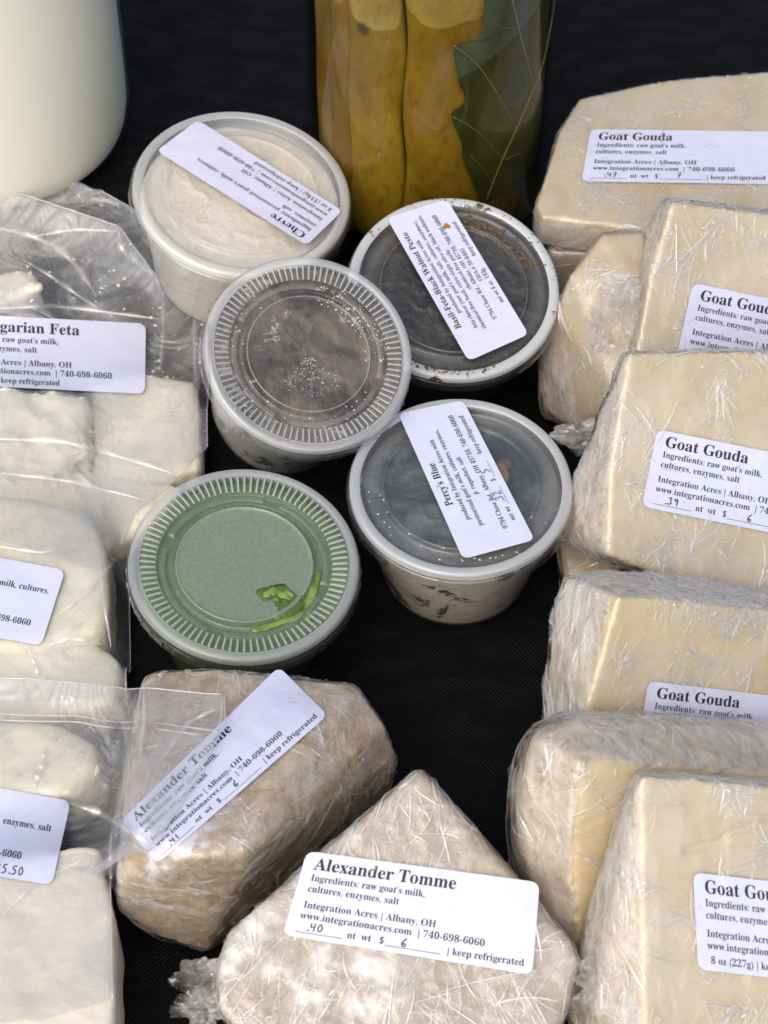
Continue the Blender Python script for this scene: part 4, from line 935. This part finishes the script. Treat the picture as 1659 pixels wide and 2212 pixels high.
# rear sheet of the bag, lying up against the bottle
bag_film(o, 'bag_flap', [(-385, 345, 22), (40, 365, 16), (150, 386, 10), (215, 412, 5)], [(215, 412, 5), (290, 452, 2), (328, 535, 2), (350, 605, 3)], [(-385, 500, 3), (150, 560, 3), (350, 605, 3)], [(-385, 345, 22), (-385, 500, 3)], [], M_BAG_SMEARED, nu=140, nv=70, its=120, wr=.6, seed=8, milky=.16, wscale=30, seams=('r',))
r_ = random.Random(21); parts = []
for _ in range(330):
    x, y = r_.uniform(-20, 440), r_.uniform(440, 830)
    if y < 403 + .36 * max(x, 0) + 12 or (x < 322 and 668 < y < 862) or (x > 345 and y < 630): continue
    h = tF.ray_cast(Vector(CAM), Vector(ray(x, y)))
    if h[0] is None: continue
    c = np.array(h[0]); s_ = .18 + .9 * r_.random() ** 4; a = r_.uniform(0, 6.3); e = r_.uniform(.35, 1); k = 8
    u = np.array([math.cos(a), math.sin(a), 0]); v = np.array([-math.sin(a), math.cos(a), 0]) * e
    parts.append((np.array([c + [0, 0, .25]] + [c + [0, 0, .1] + (u * math.cos(t) + v * math.sin(t)) * s_ * r_.uniform(.6, 1.3) for t in np.arange(k) * 2 * math.pi / k]), [[0, 1 + i, 1 + (i + 1) % k] for i in range(k)]))
V, F = merge(parts); mk('feta_crumbs', V, F, M_FETA, o)
P = smooth_poly(resample([Z(-385, 372, 16.3), Z(0, 403, 15.3), Z(130, 447, 13.3), Z(262, 490, 11.3)], 40), 2)
V, F = tube(P + rng.normal(0, .12, P.shape), .35, 6); mk('folded_edge', V, F, M_KNOT, o)
label(o, [(-114, 676), (315, 699), (313, 851), (-114, 830)], tF, lines=[('Bulgarian Feta', 1, 9.5, 5.6, 5.4, 1.0, 'l'), ("Ingredients: raw goat's milk,", 0, 3.2, 9.3, 2.95, .95, 'l'), ('cultures, enzymes, salt', 0, 3.2, 12.6, 2.95, .95, 'l'),
    ('Integration Acres | Albany, OH', 0, 3.2, 17.4, 2.95, .98, 'l'), ('www.integrationacres.com  | 740-698-6060', 0, 3.2, 20.6, 2.95, .96, 'l'), ('keep refrigerated', 0, 18.0, 24.0, 2.85, .95, 'l')], smooth=140, clear=.8)

# bag 3, its zip flap lying over the tomme
o = thing('cheese_bag', 'zip bag of pale cheese with $5.50 on its label, its flap over the tomme', 'cheese bag', Z(100, 1950, 0), BG)
s1 = lump(o, 'cheese_piece', [pads([(-350, 1570), (20, 1545), (140, 1550), (215, 1600), (222, 1660), (150, 1720), (-350, 1740)], 0, 26)], M_CREAMY, 34, .6, sc=18)
s2 = lump(o, 'cheese_piece', [pads([(-350, 1880), (60, 1850), (205, 1822), (222, 1840), (245, 1960), (250, 2260), (-350, 2260)], 0, 36)], M_WEDGE, 9, .4, sc=14)
f3, V, F, t3 = bag_film(o, 'bag_film', [(-385, 1462, 25), (60, 1466, 26), (200, 1478, 34), (310, 1492, 49), (485, 1502, 55)], [(485, 1502, 55), (487, 1562, 60), (425, 1680, 63), (330, 1835, 63), (262, 1858, 40), (252, 1960, 14), (262, 2100, 3), (266, 2270, 3)], [(-385, 2270, 20), (100, 2270, 18), (266, 2270, 3)], [(-385, 1462, 25), (-385, 2270, 20)], [s1, s2, tT1, tB2], M_BAG_CLEAR, nu=270, nv=220, wr=.7, seed=3, milky=.15, wscale=20, seams=('r', 't'))
def on_film(t, x, y, lift=.3):
    h = t.ray_cast(Vector(CAM), Vector(ray(x, y))); return (np.array(h[0]) if h[0] is not None else Z(x, y, 50)) - nrm(ray(x, y)) * lift
r_ = random.Random(31); parts = []
bm = bmesh.new(); bmesh.ops.create_icosphere(bm, subdivisions=2, radius=1); IV = np.array([v.co[:] for v in bm.verts]); IF = [[v.index for v in f.verts] for f in bm.faces]; bm.free()
for _ in range(50):
    x, y = r_.uniform(0, 330), r_.uniform(1570, 1700)
    if r_.random() < .4: x, y = r_.uniform(150, 290), r_.uniform(1690, 1850)
    parts.append((on_film(t3, x, y, 0) + IV * (.25 + .8 * r_.random() ** 5) * np.array([1, 1, .5]), IF))
V, F = merge(parts); n = N('water_drop'); tr = n('BsdfTransparent', i={'Color': (.985, .985, .985, 1)}); gl = n('BsdfGlossy', i={'Roughness': .05})
mk('moisture', V, F, n.done(n.mixs(n.fresnel(None, .05, 1.2), tr, gl)), o)
folds(o, t3, [([(150, 1735), (230, 1765), (325, 1825)], 1.5), ([(480, 1510), (478, 1560), (425, 1660), (335, 1815)], 1.0), ([(310, 1500), (312, 1560), (300, 1640)], .8), ([(130, 1500), (150, 1525), (165, 1500)], 1.2), ([(75, 1700), (95, 1650), (100, 1610)], 1.2), ([(240, 1800), (238, 1900), (252, 2080)], .8), ([(0, 1980), (90, 1900), (200, 1850)], .7), ([(350, 1640), (410, 1560), (470, 1530)], .8)], .45)
zp = []
for dy in (0, 13):
    P = smooth_poly(resample([on_film(t3, x, y + dy) for x, y in [(-60, 1540), (60, 1545), (170, 1546), (215, 1556), (260, 1560), (340, 1562), (430, 1574), (472, 1580)]], 70), 2)
    zp.append(tube(P, .42 if dy else .3, 6))
V, F = merge(zp); mk('zip_strip', V, F, M_KNOT, o)
label(o, [(-285, 1650), (153, 1730), (112, 1912), (-345, 1838)], t3, lines=[('enzymes, salt', 0, 47.0, 10.0, 2.9, .95, 'l'), ('740-698-6060', 0, 38.2, 19.4, 2.9, .95, 'l')], hand=[('$5.50', 48.2, 24.2, 2.6)], smooth=120, clear=.8)
